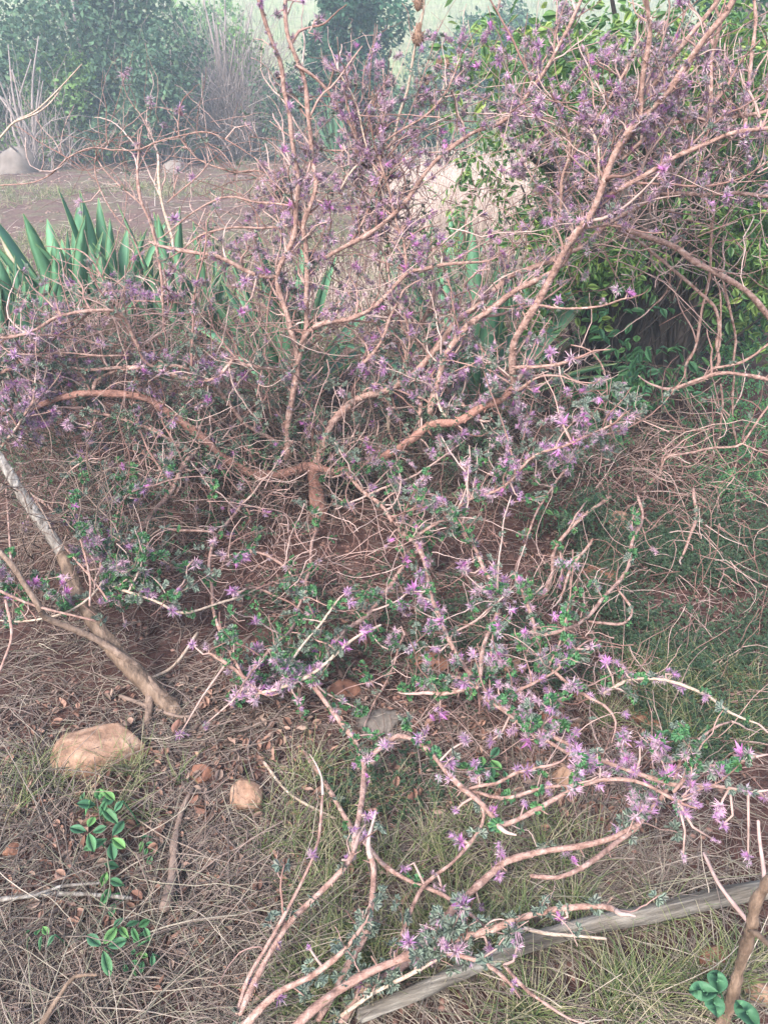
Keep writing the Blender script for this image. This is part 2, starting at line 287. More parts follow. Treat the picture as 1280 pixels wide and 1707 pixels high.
# ------------------------------------------------------------------ branch tracings (px of the 1280x1707 frame; Y = distance, H = height)
MAIN = """
Y 2.75 2.5 25 11|520,775 470,790 420,790 370,765 320,715 280,685 230,660 160,652 100,662 50,682 0,690 -60,700
Y 2.75 2.6 22 18|520,775 560,787 610,775 660,745 720,712 780,692 840,660 857,640
Y 2.6 2.4 17 10|857,645 853,610 857,570 880,530 905,490 930,440 947,416 970,375 994,336 1028,265 1065,205 1105,161 1149,104 1182,54 1216,3 1240,-40
Y 2.76 2.9 21 9|527,800 534,766 544,722 568,685 588,665 632,652 679,632 696,618 716,595 749,558 790,514 830,481 850,462 894,444 941,417 974,403 1025,370 1098,322 1122,296
Y 3.0 2.8 18 8|716,690 726,642 736,600 765,560 800,530 850,494 914,454 941,427 967,380 994,336 1010,300
Y 2.75 2.85 17 7|478,765 480,745 479,702 491,652 497,595 484,551 467,497 460,457 475,425 491,390 497,340 497,296 481,202 467,128 457,80 440,20 425,-20
Y 2.76 2.9 13 8|494,610 505,555 511,534 510,480 508,410 510,380 517,353 528,302 524,269 511,181 491,104 480,57 477,0 477,-40
Y 2.72 2.8 12 6|500,575 517,551 551,531 588,521 615,514 642,497 679,460 699,450 736,440 803,437
Y 2.8 2.9 7 5|679,457 672,410 669,400 655,349 635,269 622,230
Y 2.8 2.9 5 3p|640,330 628,296 605,228 588,168 561,111
Y 2.9 2.9 7 4p|484,80 500,50 521,44
Y 2.9 2.9 7 5|494,108 520,125 551,158 568,180 581,200 591,235 600,290
Y 2.9 2.9 6 5|592,320 592,260 591,212 575,160 565,120
Y 2.8 2.9 7 5|595,383 615,343 635,302 640,270
Y 2.8 3.0 10 7|541,430 608,400 642,370 672,333 702,292 736,255 780,222 830,202 870,175 900,134 941,67 967,0 985,-30
Y 2.8 2.9 5 3|615,269 662,218 712,178 746,134 766,97
Y 2.8 2.9 5 3p|568,316 588,286 608,269 640,250
Y 2.5 2.4 9 8|1066,205 1066,181 1068,134 1078,67 1078,0 1080,-40
Y 2.6 2.6 10 8|1028,265 1060,190 1098,138 1135,91 1166,44 1193,7 1210,-30
Y 2.5 2.5 6 4p|998,302 991,242 974,201
Y 2.6 2.6 6 5|985,205 998,185 1031,134 1051,97
Y 2.7 2.7 7 5|934,376 944,269 937,222 925,170
Y 2.7 2.7 8 6|1125,262 1152,235 1176,212 1186,178 1192,67 1189,17 1190,-30
Y 2.9 2.9 8 7|1240,230 1246,185 1253,100 1256,0
Y 2.7 2.6 8 6|1030,275 1080,225 1125,205 1162,202 1219,193 1280,181 1320,175
Y 2.55 2.5 10 7|994,336 1038,309 1085,282 1125,259 1169,242 1219,225 1280,215 1320,210
Y 2.9 2.8 9 7|1098,322 1112,326 1152,329 1219,329 1280,324 1330,322
Y 2.9 3.0 13 14|1025,372 1060,385 1098,402 1140,425 1179,444 1219,470 1253,497 1285,540 1310,590
Y 2.6 2.4 5 4|895,508 931,509 994,507 1045,497
Y 2.55 2.45 9 6|853,613 894,613 934,608 957,598
Y 2.6 2.5 9 5|853,648 870,645 900,628
Y 2.6 2.6 4 3|951,575 978,585 1001,618 1011,662
Y 2.4 2.2 7 5|682,901 736,867 756,850 790,830 830,817 850,800 870,776 895,755 950,742 1018,709
H .3 .16 11 9|572,782 628,840 655,874 685,904 702,931 716,968 726,1008 743,1055 763,1096 790,1133
H .16 .3 10 6|790,1133 850,1183 890,1210 920,1227 964,1247 1004,1264 1051,1284 1105,1301 1145,1304 1186,1308 1246,1321
H .16 .22 7 5|800,1160 850,1193 884,1224 930,1250 980,1280
H .28 .16 9 9|756,864 783,898 803,941 826,988 826,1022 810,1075 796,1136 790,1146 749,1156 722,1155
H .16 .1 12 10|729,881 685,931 649,981 615,1015 575,1048 545,1082 520,1115 511,1126
H .12 .16 10 10|511,1126 534,1156 568,1203 590,1235 606,1270 605,1290 598,1348 593,1395 591,1415
H .18 .3 9 8|606,1270 635,1247 665,1222 692,1230 716,1254 743,1291 769,1318 800,1345 830,1378
H .24 .34 9 5|815,1372 850,1368 904,1341 951,1318 998,1308 1051,1313 1098,1328 1129,1336
H .22 .3 6 5|776,1318 830,1332 894,1318 950,1310
H .22 .3 6 5|776,1318 830,1313 860,1290 900,1278
H .03 .16 11 5|511,1257 548,1314 575,1355 602,1395 628,1435 679,1462 716,1479 756,1506 800,1539
H .3 .2 7 8|1062,824 1068,864 1058,904 1045,941 1025,978 994,1015 974,1035 941,1052 900,1059
H .25 .2 9 6|857,955 870,998 887,1042 897,1082 917,1119 961,1153 1005,1175
H .2 .25 6 5|800,1165 850,1155 900,1133 941,1106 961,1082
H .2 .3 7 4p|1005,1156 1038,1139 1065,1131 1105,1133 1146,1149 1179,1166 1219,1193 1263,1207
H .28 .3 6 4|1119,1308 1146,1261 1186,1224 1219,1203
H .3 .3 6 4|1122,1320 1159,1287 1209,1279 1260,1262
H .2 .2 6 5|981,1035 1011,1035 1041,1038 1053,1015 1031,985
H .25 .12 8 7|1018,827 978,857 944,891 924,931 904,995
H .2 .1 7 6|988,898 954,941 934,995
H .35 .2 5 4|944,780 917,820 887,874 870,921
H .2 .1 8 6|1156,814 1159,874 1136,928
H .12 .2 9 6|534,871 518,904 518,948 507,995 487,1042 464,1072 420,1119
H .18 .14 6 5|417,918 450,931 487,958 504,995
H .15 .15 6 5|400,988 427,978 470,998
H .25 .2 6 8p|635,1042 595,1069 555,1099 518,1123 467,1143 430,1155
H .3 .2 5 4p|558,1008 511,1062 481,1109 477,1123
H .1 .04 5 4|675,1059 662,1099 642,1143 615,1193
H .16 .25 5 5|753,1055 780,1039 810,1018
H .3 .2 6 5p|178,975 228,992 269,1005 302,1020 336,1018 386,998 427,982
H .3 .25 4 4|312,945 302,971 279,995
H .35 .06 11 11|330,750 296,793 275,824 249,857 228,894 208,924 202,955
H .3 .1 9 7|430,810 403,844 376,877 359,914 349,948 353,1008 369,1065 400,1116
H .2 .14 7 7|349,1089 380,1109 406,1126 430,1150
H .25 .2 6 5|262,874 289,884 366,894
H .4 .3 5 4|218,780 198,824 188,874 178,924
H .35 .3 7 5|57,827 101,854 141,891 165,921 168,948
H .3 .25 5 4p|181,928 178,968 158,995 118,1018 60,1032 0,1034
Y 2.7 2.5 10 6|478,752 440,725 406,702 383,679 363,649 336,622 292,607 252,608 235,612 161,617 101,617 34,615 0,622 -40,640
Y 2.6 2.4 8 6|242,600 228,568 208,534 185,518 134,521 91,534 64,551 30,560 -20,562
Y 2.6 2.5 5 3|188,578 134,565 67,554 10,558
Y 2.6 2.5 5 3|218,593 168,586 54,591
Y 2.6 2.6 9 6|319,756 279,729 235,706 185,689 138,679
Y 2.6 2.6 5 5|168,686 158,712 148,759 141,796
Y 2.7 2.6 7 5|319,786 279,769 242,753 218,726
Y 2.6 2.6 9 6|155,652 158,632 188,615 240,610
Y 2.65 2.55 7 9|487,622 444,608 400,602 390,598 369,615 336,632 296,628 262,615
Y 2.5 2.4 5 5|94,655 60,620 30,597
Y 2.4 2.5 7 5|0,749 24,716 40,686 54,669 60,640
Y 2.8 2.9 4 3|322,508 292,504 235,501 178,491 141,487 114,467
Y 2.8 2.9 4 3|170,490 188,481 215,450 222,427
Y 2.8 2.9 4 3|178,491 161,454 148,434 128,417 94,413
Y 2.8 2.8 10 8|460,460 430,457 369,430 319,422 289,417 265,410
Y 2.8 3.0 7 6|275,560 269,479 259,428 249,368 235,328 228,284 232,254
Y 2.8 3.0 7 6p|289,417 279,388 269,334 265,267
Y 3.0 3.0 3 3|0,309 77,301 114,270 151,244 202,247 232,250 269,232 336,215 376,232
Y 3.0 3.0 3 2|44,230 57,277 91,286 114,267
Y 3.0 3.0 3 2p|181,243 178,180
Y 3.0 3.0 3 2p|141,284 101,257 50,224
Y 3.0 3.0 3 2|252,234 235,200 225,180
Y 3.0 3.0 4 3|480,305 430,287 380,281 336,267 299,227 299,190
Y 3.0 3.0 4 3|240,440 215,388 188,354 161,291 161,260
Y 3.0 3.0 4 3|235,341 198,307 164,267
Y 2.9 3.0 5 4|480,375 430,378 393,381 349,390 309,413
Y 2.9 3.0 5 3|490,345 430,338 376,331 305,364 270,395
Y 2.9 3.0 4 3|279,338 336,290 350,270
Y 2.9 2.9 9 9p|647,650 649,680 650,722
Y 2.8 2.8 6 5|675,620 679,551 672,520
Y 2.8 2.8 9 7|600,610 615,595 635,565 649,528 665,500
Y 2.8 2.5 7 6p|692,628 716,642 736,682 746,699
Y 2.85 2.6 9 6|690,632 763,665 783,686 800,700
Y 2.95 2.95 11 9|699,692 702,628 702,560 720,500
"""
FORE = """
H .02 .34 13 7|440,1800 480,1730 528,1684 602,1623 655,1600 709,1580 763,1563 830,1546 850,1543 917,1526 971,1516 1011,1513 1028,1519
H .02 .3 12 6|350,1790 380,1750 420,1707 467,1657 524,1627 560,1595 591,1560
H .05 .2 6 4p|560,1700 615,1667 669,1640 749,1586 800,1560
H .02 .22 14 8|560,1720 600,1650 640,1620 689,1583 756,1523 830,1459 850,1442 917,1418 961,1408 1018,1395 1058,1375 1085,1341 1098,1334
H .2 .24 8 7|884,1459 947,1449 1001,1425 1051,1392 1065,1378
H .02 .16 12 9|530,1700 555,1650 575,1600 602,1553 615,1516 623,1459 618,1430
H .12 .2 6 5|669,1560 712,1482 756,1442 796,1388 803,1361 800,1340
H .1 .2 9 8|400,1690 430,1620 481,1539 534,1489 578,1449 591,1415
H .05 .25 6 4|395,1690 420,1620 460,1546 501,1466 524,1408 538,1325
H .1 .3 7 5|655,1600 720,1590 800,1600 850,1640
H .2 .26 5 4|840,1610 870,1640 905,1670
"""
SIDE = """
Y 3.0 3.1 7 9|1040,390 1051,400 1119,450 1169,487 1199,534 1196,568 1189,608 1172,632 1125,648
Y 3.0 3.0 7 6|1142,632 1142,608 1159,568 1182,484 1186,400 1188,330
Y 3.0 2.9 9 9|1110,655 1125,648 1172,632 1213,623 1280,635 1320,645
Y 3.0 2.9 7 6|1172,630 1186,615 1236,605 1280,578 1310,560
Y 3.1 3.1 6 6|1223,860 1223,685 1219,561 1205,470
Y 3.0 3.0 5 4|1190,600 1200,560 1205,500 1190,460
Y 3.1 3.1 5 4|1112,440 1112,487 1082,516
Y 2.8 2.7 7 5|1065,820 1098,790 1109,766 1166,753 1230,743 1253,719 1280,679 1310,650
Y 2.8 2.7 4 3|1236,739 1280,760 1310,765
Y 2.9 2.8 4 3|1025,766 964,759 930,760
Y 3.1 3.1 6 6|1200,640 1205,700 1190,780 1195,850
"""
def parse(txt):
    out = []
    for ln in txt.strip().splitlines():
        h, p = ln.split('|'); k, a, b, r0, r1 = h.split(); pale = r1.endswith('p'); r1 = r1.rstrip('p')
        q = [tuple(map(float, s.split(','))) for s in p.split()]; n = len(q)
        v = np.linspace(float(a), float(b), n)
        f = PY if k == 'Y' else PH
        P = spline([f(x, y, v[i]) for i, (x, y) in enumerate(q)], .025)
        m = len(P); t = np.linspace(0, 1, m)
        # crooked growth: kinks that do not move the tracing by more than a few mm
        for s, amp in ((9, .006), (23, .0035)):
            ph = rng.uniform(0, 6.28, 3); L = np.arange(m)*.025
            P = P+amp*np.stack([np.sin(L*s+ph[0]), np.sin(L*s*1.3+ph[1]), np.sin(L*s*.8+ph[2])], 1)*np.minimum(1, 6*np.minimum(t, 1-t)+.1)[:, None]
        nk = max(2, m//3); kk = rng.normal(0, .0045, (nk, 3)); kk[0] = kk[-1] = 0
        P = P+np.stack([np.interp(np.linspace(0, nk-1, m), np.arange(nk), kk[:, c]) for c in range(3)], 1)*min(1.3, P[:, 1].mean()/2.4)
        R = (float(r0)+(float(r1)-float(r0))*t)*.001*(.80 if P[:, 1].mean() > 2.1 else .68)
        R = R*(1+.10*np.sin(np.arange(m)*rng.uniform(.8, 1.6)+rng.uniform(0, 6))+rng.normal(0, .05, m)); R[-1] *= .7; R[0] *= .7
        out.append((P, R, pale))
    C = np.array([0, 0, CH]); pr = [proj(P) for P, R, p in out]
    for i, (P, R, pale) in enumerate(out):
        fs = []
        for e in (0, -1):
            best = None
            for j in range(len(out)):
                if j == i: continue
                dd = np.hypot(*(pr[j][:, :2]-pr[i][e, :2]).T); q = dd.argmin()
                if dd[q] < 18 and out[j][1][q] >= R[e]*.75:
                    f = pr[j][q, 2]/pr[i][e, 2]
                    if best is None or abs(f-1) < abs(best-1): best = f
            fs.append(min(1.3, max(.75, best)) if best else 1.)
        t = np.linspace(0, 1, len(P)); f = 1+(fs[0]-1)*np.clip(1-t*1.25, 0, 1)**1.3+(fs[1]-1)*np.clip(1-(1-t)*1.25, 0, 1)**1.3
        N = C+(P-C)*f[:, None]; g = gz(N[:, 0], N[:, 1])+R*.6; low = N[:, 2] < g
        if low.any(): N[low] = C+(N[low]-C)*(((CH-g[low])/np.maximum(CH-N[low, 2], .05))[:, None])
        out[i] = (N, R, pale); pr[i] = proj(N)
    return out
def walk(start, d, L, m, wob=.35, up=0., r0=None, r1=None):
    N = len(start); d = nrm(d); P = np.zeros((N, m, 3)); P[:, 0] = start; st = (L/(m-1))[:, None]; c = rng.normal(0, wob*.5, (N, 3))
    for q in range(1, m):
        d = nrm(d+c*.45+rng.normal(0, wob*.55, (N, 3))+np.array([0, 0, up])); P[:, q] = P[:, q-1]+d*st
    return P
def lift(P, r=.004):
    """keep growth above the ground"""
    z = gz(P[..., 0], P[..., 1])+r; P[..., 2] = np.maximum(P[..., 2], z); return P
def dens(xy, E, base):
    w = np.full(len(xy), base)
    for cx, cy, rx, ry, v in E:
        e = ((xy[:, 0]-cx)/rx)**2+((xy[:, 1]-cy)/ry)**2; w = np.maximum(w, v*np.clip(1.6-e*.6-.3*np.sqrt(e), 0, 1)*(e < 1.35))
    return w
# where the photograph shows dense side growth / blossom
E_TW = [(900, 230, 350, 210, 1), (640, 300, 170, 200, .7), (560, 430, 200, 130, 1), (200, 600, 260, 130, .8), (250, 720, 300, 130, .9), (680, 560, 200, 120, 1), (300, 270, 190, 90, .3),
        (930, 720, 140, 90, .7), (600, 800, 280, 100, .8), (100, 950, 180, 130, .7), (720, 1000, 260, 200, .35), (930, 1200, 220, 120, .4), (1120, 1340, 160, 90, .45), (430, 1140, 130, 80, .5), (700, 1600, 300, 90, .3)]
E_FL = [(900, 250, 340, 210, 1), (1160, 250, 140, 170, .9), (560, 410, 160, 100, 1), (640, 210, 110, 110, .55), (480, 260, 60, 160, .55), (700, 470, 190, 90, .9), (780, 390, 180, 120, 1), (530, 40, 60, 50, .9), (590, 120, 60, 60, .6),
        (930, 720, 110, 60, .45), (350, 470, 150, 60, .45), (60, 560, 90, 60, .5), (50, 690, 60, 60, .6), (300, 620, 200, 50, .28), (760, 600, 160, 60, .4), (750, 780, 160, 60, .3),
        (760, 1040, 120, 120, .35), (430, 1150, 90, 50, .6), (880, 1180, 160, 70, .45), (950, 1250, 170, 50, .6), (1150, 1340, 120, 60, .4), (120, 930, 90, 70, .3), (370, 930, 70, 40, .35)]
NAMED = """435,2,14p 462,22,14d 505,2,12p 535,32,20d 530,60,16d 452,62,12b 460,88,14b 462,122,12b 300,180,13p 230,240,11s 415,208,10s 130,340,12s 290,365,18p 525,295,18s 545,345,17m 493,230,16d 490,262,16d 498,300,14b
545,400,20p 490,370,16p 225,428,14m 282,457,15p 120,470,12p 150,440,10d 180,490,16p 205,490,12s 75,525,12s 95,512,10s 410,468,18p 402,520,12m 50,555,14s 25,580,12s 255,595,14p 310,600,13p 345,612,13m 375,595,14s
110,662,11s 45,670,15s 30,738,15p 135,757,14p 5,715,16s 448,795,12m 388,755,10m 500,650,12s 520,690,14s 510,720,11p 605,612,16p 640,615,18p 620,600,12s 745,590,22p 770,725,18p 720,755,13p 655,800,12p 775,790,12p
1048,487,20m 1005,500,10d 930,500,14p 890,505,10p 917,588,18p 950,597,18s 882,603,14p 872,620,11m 945,652,12p 938,705,20m 970,706,12m 1003,722,16s 967,728,15p 930,752,18m 955,765,13p 1018,692,14p 1045,700,14s 835,820,12m 865,830,10p 880,830,10p
650,900,11m 770,942,15m 778,952,14p 842,965,14p 660,1052,11s 690,985,20m 703,1002,16s 668,1015,12p 720,1040,17p 730,1082,12p 768,1095,13p 760,1140,13p 575,1078,17m 605,1052,19m 578,985,14p 400,1160,18m 425,1168,18s 450,1150,15p 497,1168,13s 470,1150,12p
325,940,16s 390,985,19p 372,925,14s 408,932,14s 320,1075,14p 345,1080,12s 300,1225,13p 345,1205,11d 535,1110,13s 150,910,17p 115,950,17p 160,935,12s 40,875,14p 230,832,13p 250,800,10s 1010,1105,17m 985,1078,14s 950,1072,15s 878,1060,14p 905,1110,14p 926,1103,12p
1050,1130,20p 1040,1115,12s 1125,1125,17p 1137,1147,15p 1175,1162,14s 1005,1152,13s 830,1142,14p 857,1150,12s 875,1172,14s 735,1190,18m 708,1222,13p 655,1240,14s 775,1235,15d 818,1237,18p 748,1298,16s 792,1300,10s 612,1305,11m 592,1275,11p 612,1362,15p 578,1430,12p
880,1235,20m 905,1240,14p 855,1215,14p 950,1250,13p 1020,1275,16m 1045,1262,14m 1068,1240,17p 1110,1262,15d 1015,1292,13s 1062,1285,11p 960,1298,18p 1000,1312,16p 912,1316,13p 875,1342,13p 760,1352,12p 768,1402,18m 672,1450,13p 722,1453,9s 835,1425,18p 830,1458,18p
945,1418,17p 957,1436,11m 1155,1338,17p 1200,1343,18s 1205,1375,17p 1270,1330,14p 1245,1427,16p 1138,1425,10d 800,1512,14p 738,1482,12s 462,1577,13m 420,1640,13p 515,1578,9p 815,1580,16p 865,1578,16s 858,1637,13p 932,1530,13m 1190,1400,10p"""
KM = {'s': 'star', 'p': 'purple', 'm': 'bright', 'b': 'bud', 'd': 'dull'}
FL = [s.split(',') for s in NAMED.split()]; FL = [(float(a), float(b), float(c[:-1]), KM[c[-1]]) for a, b, c in FL]

def tangle(mb, cx, cy, rx, ry, Y0, Y1, n, L=(.1, .5), r=(.001, .0028), up=.3, hmax=None, mi=0):
    a = rng.uniform(0, 6.28, n); q = np.sqrt(rng.random(n)); P0 = np.array([PY(cx+rx*q[k]*math.cos(a[k]), cy+ry*q[k]*math.sin(a[k]), rng.uniform(Y0, Y1)) for k in range(n)])
    d = rng.normal(size=(n, 3)); d[:, 2] += up; P = lift(walk(P0, d, rng.uniform(*L, n), 9, .4, -.03)); R = rng.uniform(*r, n)[:, None]*np.linspace(1, .5, 9)[None]; tubes(mb, P, R, 4, mi)
def shrub(name, txt, label, cat, base, nl1, nl2, nfl, nleaf, named, mats, seeded_parts=100, twig_mat='twig', leafmat='leaf', fillb=0):
    Br = parse(txt); base[2] = float(gz(base[0], base[1]))
    root = thing(name, base, label, cat)
    score = [-(len(P)*R.mean()**.7) for P, R, p in Br]; order = np.argsort(score)
    rest = MB()
    for rank, q in enumerate(order):
        P, R, pale = Br[q]
        if rank < 98:
            mb = MB(); tubes(mb, P, R, 9); m = mats[1] if pale else (mats[2] if (R.mean() > .0125 and P[:, 1].mean() > 2.2) else mats[0])
            # spurs: the knobby short shoots all along the bark
            n = len(P)//2
            if n > 2:
                ii = rng.integers(1, len(P)-1, n); a = nrm(rng.normal(size=(n, 3)))
                s0 = P[ii]; pts = np.stack([s0, s0+a*(R[ii]*1.25)[:, None], s0+a*(R[ii]*1.25+rng.uniform(.004, .018, n))[:, None]], 1)
                tubes(mb, pts, np.stack([R[ii]*.5, R[ii]*.28, R[ii]*.2], 1), 4)
            mb.obj('branch', m, root)
        else: tubes(rest, P, R, 7)
    # pool of all branch points
    A = np.vstack([P for P, R, p in Br]); TT = np.vstack([nrm(np.gradient(P, axis=0)) for P, R, p in Br]); RR = np.concatenate([R for P, R, p in Br])
    w = dens(proj(A), E_TW, .15); w /= w.sum()
    levels = [(A, TT, RR)]
    def grow(src, n, Lr, rr, m, k, side, up, wob=.35):
        A, TT, RR = src; ww = dens(proj(A), E_TW, .07); ww /= ww.sum(); ii = rng.choice(len(A), n, p=ww)
        perp = nrm(np.cross(TT[ii], nrm(rng.normal(size=(n, 3))))); perp[:, 1] = np.abs(perp[:, 1])*.7+.15
        k_ = np.clip(proj(A[ii])[:, 2]/2.9, .42, 1.05)**1.2; d = TT[ii]*rng.uniform(.2, 1., (n, 1))+perp*side+np.array([0, 0, up]); L = rng.uniform(*Lr, n)*k_
        P = lift(walk(A[ii], d, L, m, wob, up*.12)); r0 = np.minimum(rng.uniform(*rr, n)*k_, RR[ii]*.75)
        R = r0[:, None]*np.linspace(1, .45, m)[None]
        tubes(rest, P, R, k)
        return P.reshape(-1, 3), nrm(np.gradient(P, axis=1)).reshape(-1, 3), R.ravel()
    L1 = grow(levels[0], nl1, (.08, .34), (.0028, .0052), 10, 5, .9, .35)
    Te = [(P[-1], P[-1]-P[-3], R[-2]) for P, R, p in Br if len(P) > 4]
    e0 = np.array([a for a, b, c in Te]); e1 = nrm(np.array([b for a, b, c in Te]))+rng.normal(0, .12, (len(Te), 3)); W_ = lift(walk(e0, e1, rng.uniform(.06, .16, len(Te))*np.clip(proj(e0)[:, 2]/2.6, .4, 1.2), 9, .25, .03))
    tubes(rest, W_, np.array([c for a, b, c in Te])[:, None]*np.linspace(1, .3, 9)[None], 6)
    LM = grow(levels[0], nl1//11, (.2, .6), (.0045, .0075), 18, 6, .9, .25, .16)
    levels[0] = tuple(np.concatenate([a, b]) for a, b in zip(levels[0], LM)); L1 = tuple(np.concatenate([a, b]) for a, b in zip(L1, grow(LM, nl1//3, (.06, .25), (.0022, .0038), 8, 5, .9, .3)))
    src2 = tuple(np.concatenate([a, b]) for a, b in zip(levels[0], L1))
    L2 = grow(src2, nl2, (.03, .14), (.0015, .0028), 7, 4, 1., .2, .45)
    if nl1 > 500:
        for c in ((560, 740, 330, 120, 2.85, 3.3, 340), (300, 850, 290, 120, 2.35, 2.75, 330), (640, 980, 330, 130, 1.95, 2.35, 280), (760, 620, 220, 120, 2.85, 3.2, 240), (200, 600, 230, 80, 2.65, 3.1, 330), (560, 400, 220, 150, 2.9, 3.3, 280), (880, 1130, 260, 90, 1.6, 1.95, 160), (1120, 960, 170, 120, 2.0, 2.6, 170), (1130, 820, 170, 60, 2.6, 3.0, 130)): tangle(rest, *c, (.08, .32), (.0009, .0021), .1)
    tag(rest.obj('twigs', M[twig_mat], root), kind='stuff')
    # ---- flowers
    pool = tuple(np.concatenate([a, b, c]) for a, b, c in zip(levels[0], L1, L2)); XY = proj(pool[0])
    F_ = []  # pos, axis, scale, kind
    BX = proj(A)
    for x, y, s, k in named:
        q = ((BX[:, 0]-x)**2+(BX[:, 1]-y)**2).argmin(); dd = BX[q, 2]; miss = math.hypot(BX[q, 0]-x, BX[q, 1]-y)
        d = ray(x, y); t = dd; P = np.array([0, 0, CH])+d*t
        ax = nrm(rng.normal(size=3)*.7+np.array([0, -.5, .6])); P = P - ax*.004
        g = float(gz(P[0], P[1])); 
        if P[2] < g+.02: P = np.array([0, 0, CH])+d*((g+.03-CH)/d[2])
        if miss > 9:   # carried on a short twig of its own
            e = A[q]; mid = (e+P)/2+rng.normal(0, .008, 3); mb2 = MB(); tubes(mb2, np.stack([e, mid, P]), np.array([.0032, .0026, .002]), 5); mb2.obj('stem', M[twig_mat], root)
        F_.append((P, ax, s*dd/F*1.0, k, 1))
        for _ in range(random.choice([1, 2, 2])): F_.append((P+rng.normal(0, s*dd/F*.45, 3), nrm(rng.normal(size=3)), s*dd/F*random.uniform(.5, .9), random.choice([k, 'dull', 'star', 'purple']), 0))
    if nfl:
        ww = np.minimum(dens(XY, E_FL, .07), .62)*np.where(XY[:, 1] > 620, 2.4, 1.); ok = (XY[:, 0] > -60) & (XY[:, 0] < 1340) & (XY[:, 1] > -60); ww = ww*ok; ww /= ww.sum()
        # blossom sits in bunches along a twig
        ii = rng.choice(len(XY), nfl, p=ww)
        for q in ii:
            P = pool[0][q]+rng.normal(0, .004, 3); up = XY[q, 1] < 560
            k = random.choices(KIN, [.22, .27, .05, .20, .26] if up else [.35, .35, .12, .08, .1])[0]
            ax = nrm(pool[1][q]*.5+rng.normal(size=3)*.6+np.array([0, -.1, .4])); F_.append((P, ax, random.uniform(.014, .031), k, 0))
            for _ in range(random.choice([0, 1, 1, 2])): F_.append((P+pool[1][q]*random.uniform(-.03, .03)+rng.normal(0, .004, 3), nrm(ax+rng.normal(size=3)*.6), random.uniform(.012, .026), random.choice([k, 'dull', 'bud', 'star']), 0))
    F_.sort(key=lambda f: -(f[4]*.02+f[2]/max(.3, f[0][1])))
    many = MB()
    Q = rotm(np.array([f[1] for f in F_]).reshape(-1, 3), rng.uniform(0, 6.28, len(F_)))
    for n_, f in enumerate(F_):
        v = random.randrange(4)
        if n_ < 99:
            o = bpy.data.objects.new('flower', FMESH[f[3]][v]); COL.objects.link(o); o.parent = root
            o.matrix_local = Matrix.LocRotScale(Vector(f[0]-np.array(root.location)), Matrix(Q[n_].tolist()), Vector((f[2],)*3))
        else:
            batch(many, FV[f[3]][v], f[0][None], Q[n_:n_+1], [f[2]])
    if many.n: tag(many.obj('flowers', FM, root, smooth=False), kind='stuff')
    # ---- leaves
    lv = MB(); y = XY[:, 1]
    w = np.where(y > 600, .8, np.where(y > 420, .35, .14))*((XY[:, 0] > -40) & (XY[:, 0] < 1320) & (y < 1760)); w = w*np.where((y > 870) & (y < 1300), 1.6, 1.); w /= w.sum()
    ii = rng.choice(len(XY), nleaf, p=w); pos = pool[0][ii]; ax = nrm(rng.normal(size=(nleaf, 3))*.8+np.array([0, -.2, .7])); Qm = rotm(ax, rng.uniform(0, 6.28, nleaf)); sc = rng.uniform(.008, .0135, nleaf)*np.where(XY[ii, 1] > 560, 1.25, 1.)
    grey = (XY[ii, 1] < 760) | (rng.random(nleaf) < .45) if leafmat == 'leaf' else np.ones(nleaf, bool)
    for v in range(4):
        for g in (0, 1):
            s = (np.arange(nleaf) % 4 == v) & (grey == bool(g)); var = LT[v] if not g else LT_G[v % 3]
            batch(lv, (var[0], var[1], var[2]*0+g), pos[s], Qm[s], sc[s])
    tag(lv.obj('leaves', [M['leaf'], M['leaf_grey']], root), kind='stuff')
    return root, A
mb_trunk = spline([PY(534, 885, 2.72), PY(531, 850, 2.73), PY(526, 810, 2.75), PY(521, 775, 2.76)], .02)
mats = (M['bark'], M['bark_pale'], M['bark_rust'])
fore_named = [f for f in FL if f[1] > 1470 or (f[1] > 1395 and f[0] < 1000)]
main_named = [f for f in FL if f not in fore_named]
base = PY(530, 880, 2.72)
root, MAINPTS = shrub('flowering_shrub', MAIN, 'large sprawling shrub with tan twisting branches and spiky purple flowers filling the middle', 'shrub', base, 950, 3200, 3500, 4600, main_named, mats)
mb = MB(); tubes(mb, np.vstack([mb_trunk[:1]-[0, 0, .15], mb_trunk]), np.linspace(.042, .026, len(mb_trunk)+1)*(1+rng.normal(0, .05, len(mb_trunk)+1)), 12)
mb.obj('trunk', M['bark_rust'], root)
shrub('flowering_shrub', FORE, 'smaller flowering shrub with pale low branches crossing the bottom edge in front', 'shrub', PH(440, 1790, 0), 26, 110, 40, 170, fore_named, (M['bark'], M['bark_pale'], M['bark']), leafmat='grey')
shrub('bare_shrub', SIDE, 'leafless twisted shrub of thin bare stems at the right before the leafy tree', 'shrub', PY(1223, 860, 3.1), 40, 110, 0, 60, [], (M['bark'], M['bark_pale'], M['bark']), twig_mat='twig')

# tangle of thin dry shoots under the shrub, dark inside
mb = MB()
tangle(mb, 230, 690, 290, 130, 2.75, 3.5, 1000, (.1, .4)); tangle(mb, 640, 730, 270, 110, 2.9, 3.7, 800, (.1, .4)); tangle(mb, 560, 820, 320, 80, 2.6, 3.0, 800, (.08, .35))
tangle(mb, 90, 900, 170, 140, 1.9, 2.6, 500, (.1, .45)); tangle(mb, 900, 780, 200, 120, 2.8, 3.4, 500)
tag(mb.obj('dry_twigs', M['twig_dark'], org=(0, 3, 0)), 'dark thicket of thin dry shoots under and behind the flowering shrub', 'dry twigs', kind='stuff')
mb = MB()
tangle(mb, 1120, 790, 170, 90, 2.6, 3.4, 170, (.15, .5), (.0012, .0028)); tangle(mb, 900, 330, 300, 200, 2.6, 3.6, 260, (.15, .5), (.001, .0025)); tangle(mb, 300, 600, 330, 100, 2.6, 3.3, 300, (.15, .55), (.001, .0025))
